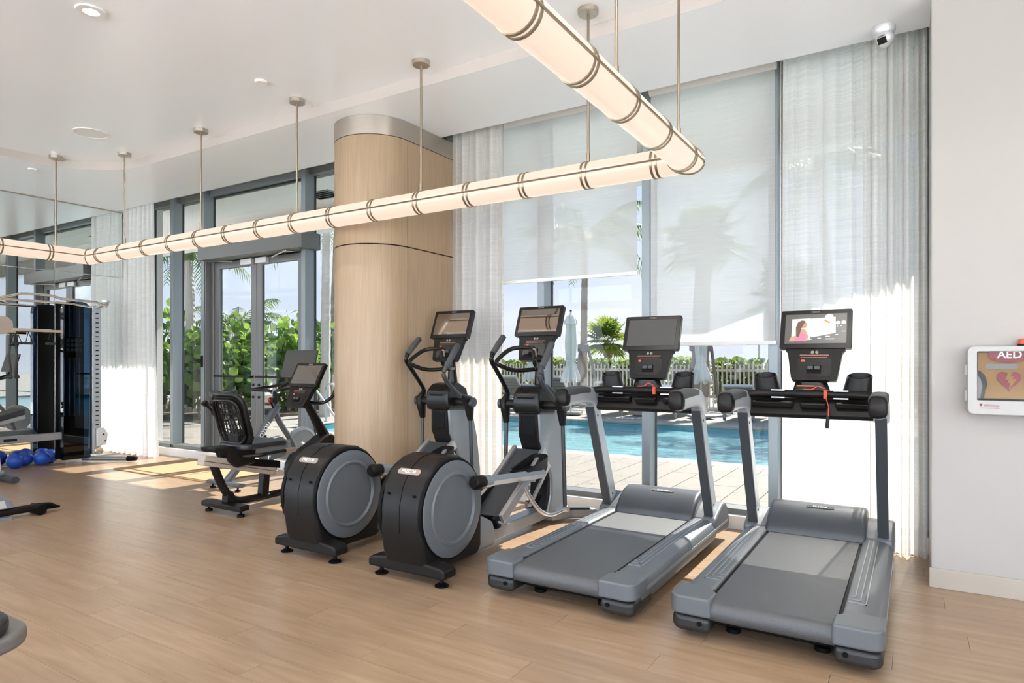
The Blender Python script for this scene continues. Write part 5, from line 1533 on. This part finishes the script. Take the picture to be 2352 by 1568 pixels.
# sun loungers, feet towards the sea
def lounger(x, y, label, back=48, group=None):
    t = thing('sun_lounger', label, 'sun lounger', (x, y, 0), 0, group)
    MB().box(-0.34, -0.29, 0, 1.95, 0.28, 0.34).box(0.29, 0.34, 0, 1.95, 0.28, 0.34).box(-0.34, 0.34, 1.9, 1.95, 0.28, 0.34).box(-0.34, 0.34, 0, 0.05, 0.28, 0.34).build('frame', 'lounger_white', t, bevel=0.005)
    for sx in (-1, 1):
        MB().box(sx * 0.315 - 0.025, sx * 0.315 + 0.025, 1.72, 1.78, 0, 0.30).build('leg', 'lounger_white', t)
        MB().box(sx * 0.315 - 0.02, sx * 0.315 + 0.02, 0.20, 0.25, 0.1, 0.30).build('leg', 'lounger_white', t)
        MB().cyl((sx * 0.31 - 0.02, 0.225, 0.10), (sx * 0.31 + 0.02, 0.225, 0.10), 0.10, 18).build('wheel', 'lounger_slat', t)
    MB().prism(rrect(-0.31, 0.31, 0.72, 1.92, 0.05), 'z', 0.34, 0.43).build('cushion', 'lounger_cushion', t, bevel=0.03, seg=3)
    M = Matrix.Translation((0, 0.75, 0.36)) @ Matrix.Rotation(R(-back), 4, 'X')
    bk_ = MB().box(-0.34, -0.30, -0.76, 0, -0.02, 0.03).box(0.30, 0.34, -0.76, 0, -0.02, 0.03).box(-0.34, 0.34, -0.80, -0.75, -0.02, 0.03).xf(M).build('back_frame', 'lounger_white', t, bevel=0.004)
    for k in range(7):
        MB().box(-0.30, 0.30, -0.74 + k * 0.105, -0.655 + k * 0.105, -0.012, 0.008).xf(M).build('slat', 'lounger_slat', bk_)
    MB().prism(rrect(-0.29, 0.29, -0.74, -0.02, 0.05), 'z', 0.012, 0.08).xf(M).build('back_cushion', 'lounger_cushion', t, bevel=0.02)


lounger(-9.58, 15.0, 'white sun lounger with grey slatted back beside the beige curtain side of the pool')
lounger(-8.17, 15.0, 'white sun lounger with grey slatted back seen beside the clear parasol')
lounger(-6.55, 15.1, 'white sun lounger with grey slatted back in front of the fan palm', 35)
lounger(-5.15, 15.0, 'white sun lounger with grey slatted back seen between the two treadmills', 30)
lounger(-3.35, 14.9, 'white sun lounger with grey slatted back in front of the long blind window', 34)
tag(MB().prism(rrect(-0.22, 0.22, -0.22, 0.22, 0.05), 'z', 0, 0.42).build('side_table', 'coping', bevel=0.02, loc=(-5.9, 15.7, 0)), 'pale stone cube table between the sun loungers', 'table')
t = tag(MB().lathe([(0.14, 0.0), (0.16, 0.55), (0.14, 0.55), (0.13, 0.05)], 20).build('planter', 'dark_gasket', loc=(-4.05, 17.0, 0)), 'tall dark planter pot by the picket fence', 'planter')


# ---- palms
def trunk(mb, pts, rads, n=12):
    mb.tube(smooth_path(pts, 6), rads, n)


def pinnate(v, f, origin, az, length, rise, droop, r_, leaflets=26, ll=0.55):
    """arched feather frond"""
    d = Vector((cos(az), sin(az), 0))
    side = Vector((-d.y, d.x, 0))
    prev = None
    for i in range(leaflets + 1):
        s_ = i / leaflets
        p = origin + d * (length * s_ * (1 - 0.18 * s_ * droop)) + Vector((0, 0, rise * length * s_ - droop * length * s_ * s_))
        if prev is not None:
            k0 = len(v)
            w_ = 0.02 * (1 - s_) + 0.004
            v += [tuple(prev + side * w_), tuple(prev - side * w_), tuple(p - side * w_), tuple(p + side * w_)]
            f.append((k0, k0 + 1, k0 + 2, k0 + 3))
            if i > 2:
                tg = (p - prev).normalized()
                for sg_ in (1, -1):
                    L_ = ll * (0.35 + 1.0 * sin(pi * min(0.98, s_ * 0.85 + 0.12))) * r_.uniform(0.85, 1.1)
                    dr = (side * sg_ * 0.85 + tg * 0.55 + Vector((0, 0, -0.45 - 0.3 * r_.random()))).normalized()
                    q1 = p + dr * L_ * 0.55
                    q2 = p + (dr + Vector((0, 0, -0.25))).normalized() * L_
                    ww = tg * 0.022
                    k0 = len(v)
                    v += [tuple(p - ww), tuple(p + ww), tuple(q1 + ww * 0.9), tuple(q1 - ww * 0.9), tuple(q2)]
                    f += [(k0, k0 + 1, k0 + 2, k0 + 3), (k0 + 3, k0 + 2, k0 + 4)]
        prev = p


def fan_leaf(v, f, origin, az, el, stalk, rad, r_, seg=22, sag=0.25):
    d = Vector((cos(az) * cos(el), sin(az) * cos(el), sin(el)))
    c = origin + d * stalk + Vector((0, 0, -0.06 * stalk))
    up = Vector((0, 0, 1))
    side = d.cross(up).normalized()
    nrm = side.cross(d).normalized()
    k0 = len(v)
    w_ = 0.012
    v += [tuple(origin + side * w_), tuple(origin - side * w_), tuple(c - side * w_), tuple(c + side * w_)]
    f.append((k0, k0 + 1, k0 + 2, k0 + 3))
    for i in range(seg):
        a = R(-135 + 270 * i / (seg - 1))
        dr = d * cos(a) + side * sin(a)
        L_ = rad * (0.75 + 0.25 * cos(a)) * r_.uniform(0.9, 1.08)
        wv = (d * -sin(a) + side * cos(a)) * (rad * 0.075)
        mid = c + dr * L_ * 0.55
        tip = c + dr * L_ + Vector((0, 0, -sag * L_ * (0.4 + r_.random()))) + nrm * 0.05 * L_
        k0 = len(v)
        v += [tuple(c), tuple(mid + wv), tuple(tip), tuple(mid - wv)]
        f.append((k0, k0 + 1, k0 + 2, k0 + 3))


def coconut(x, y, h, label, lean, seed, n=15, length=2.6, r0=0.13, mat='ringed_trunk', braces=False):
    r_ = random.Random(seed)
    t = thing('coconut_palm', label, 'palm tree', (x, y, 0))
    pts = [(0, 0, -0.1), (lean[0] * 0.25, lean[1] * 0.25, h * 0.35), (lean[0] * 0.6, lean[1] * 0.6, h * 0.7), (lean[0], lean[1], h)]
    mb = MB()
    P = smooth_path(pts, 14)
    k = len(P)
    rads = [r0 * (1.35 - 0.35 * min(1, i / (k * 0.12)) - 0.25 * i / k) * (1 + 0.035 * (1 if i % 2 else -1)) for i in range(k)]
    mb.tube(P, rads, 12)
    mb.build('trunk', mat, t, ang=20)
    v, f = [], []
    top = Vector((lean[0], lean[1], h))
    for i in range(n):
        az = i * 2.399 + r_.uniform(-0.2, 0.2)
        lvl = i / n
        pinnate(v, f, top, az, length * r_.uniform(0.85, 1.1), 0.95 - 0.85 * lvl, 0.55 + 0.25 * lvl, r_, 24, 0.5 * length / 2.6)
    raw('fronds', v, f, 'leaf_palm', t)
    MB().lathe([(0.05, -0.35), (r0 * 1.25, -0.15), (r0 * 1.3, 0.1), (0.05, 0.35)], 12, Matrix.Translation(top)).build('crownshaft', 'leaf_hedge', t)
    if braces:
        brace(t, (0, 0, 1.75), r0, 0.55)
    return t


def brace(t, at, r0, spread):
    for i in range(3):
        a = 2 * pi * i / 3 + 0.35
        MB().tube([(at[0] + cos(a) * (r0 + 0.03), at[1] + sin(a) * (r0 + 0.03), at[2]), (cos(a) * spread, sin(a) * spread, 0.0)], 0.045, 4).build('timber_brace', 'timber_brace', t)
    MB().lathe([(r0 + 0.02, -0.12), (r0 + 0.06, -0.10), (r0 + 0.06, 0.10), (r0 + 0.02, 0.12)], 10, Matrix.Translation(at)).build('brace_collar', 'timber_brace', t)


def fan_palm(x, y, h, label, lean, seed, n, stalk, rad, r0, leafmat, braces=False):
    r_ = random.Random(seed)
    t = thing('fan_palm', label, 'palm tree', (x, y, 0))
    P = smooth_path([(0, 0, -0.1), (lean[0] * 0.4, lean[1] * 0.4, h * 0.4), (lean[0], lean[1], h)], 12)
    k = len(P)
    MB().tube(P, [r0 * (1.2 - 0.25 * i / k) * (1 + 0.06 * (1 if i % 2 else -1)) for i in range(k)], 12).build('trunk', 'palm_trunk', t, ang=20)
    v, f = [], []
    top = Vector((lean[0], lean[1], h))
    for i in range(n):
        az = i * 2.399 + r_.uniform(-0.25, 0.25)
        el = R(80 - 125 * (i / n) + r_.uniform(-8, 8))
        fan_leaf(v, f, top, az, el, stalk * r_.uniform(0.8, 1.15), rad * r_.uniform(0.85, 1.1), r_)
    raw('fan_leaves', v, f, leafmat, t)
    mb = MB()
    for i in range(14):
        a = i * 2.399
        z_ = -0.1 - 0.06 * i
        mb.tube([(cos(a) * r0 * 0.6, sin(a) * r0 * 0.6, z_), (cos(a) * r0 * 1.9, sin(a) * r0 * 1.9, z_ + 0.22)], [0.04, 0.015], 5)
    mb.xf(Matrix.Translation(top)).build('leaf_boots', 'palm_trunk', t)
    if braces:
        brace(t, (lean[0] * 0.35, lean[1] * 0.35, 1.75), r0 * 1.15, 0.55)
    return t


coconut(-8.5, 17.9, 5.05, 'tall coconut palm with slim ringed trunk behind the short blind', (0.02, 0.1), 31, n=17, length=2.4, r0=0.115, mat='palm_trunk', braces=True)
fan_palm(-5.05, 18.0, 4.65, 'stout cabbage palm with braced trunk behind the long blind', (0.12, 0.05), 41, 24, 0.55, 0.85, 0.22, 'leaf_palm', braces=True)
fan_palm(-9.3, 21.6, 2.1, 'low bright green fan palm beyond the picket fence', (0, 0), 51, 26, 0.50, 0.62, 0.13, 'leaf_palm_light')
coconut(-1.6, 17.5, 6.1, 'coconut palm whose fronds hang in behind the pier side blind', (-0.4, 0.0), 61, n=16, length=2.7, r0=0.12)
fan_palm(-2.65, 17.2, 3.0, 'short fan palm half hidden by the flat sheer curtain', (0, 0), 71, 20, 0.5, 0.75, 0.16, 'leaf_palm')
coconut(-12.87, 11.75, 6.5, 'tall ringed palm trunk rising behind the wood column', (0.0, 0.1), 81, n=15, length=2.8, r0=0.135)
coconut(-14.62, 13.6, 5.6, 'slimmer palm trunk standing behind the ringed palm', (0.15, 0.1), 85, n=14, length=2.6, r0=0.12, mat='palm_trunk')
coconut(-16.45, 10.4, 4.3, 'leaning palm with knobbly trunk beyond the window bay by the door', (-0.35, 0.1), 91, n=15, length=2.3, r0=0.14)
coconut(-19.5, 13.8, 2.6, 'low arching palm among the sea grapes', (0.1, 0.1), 95, n=14, length=2.0, r0=0.12)
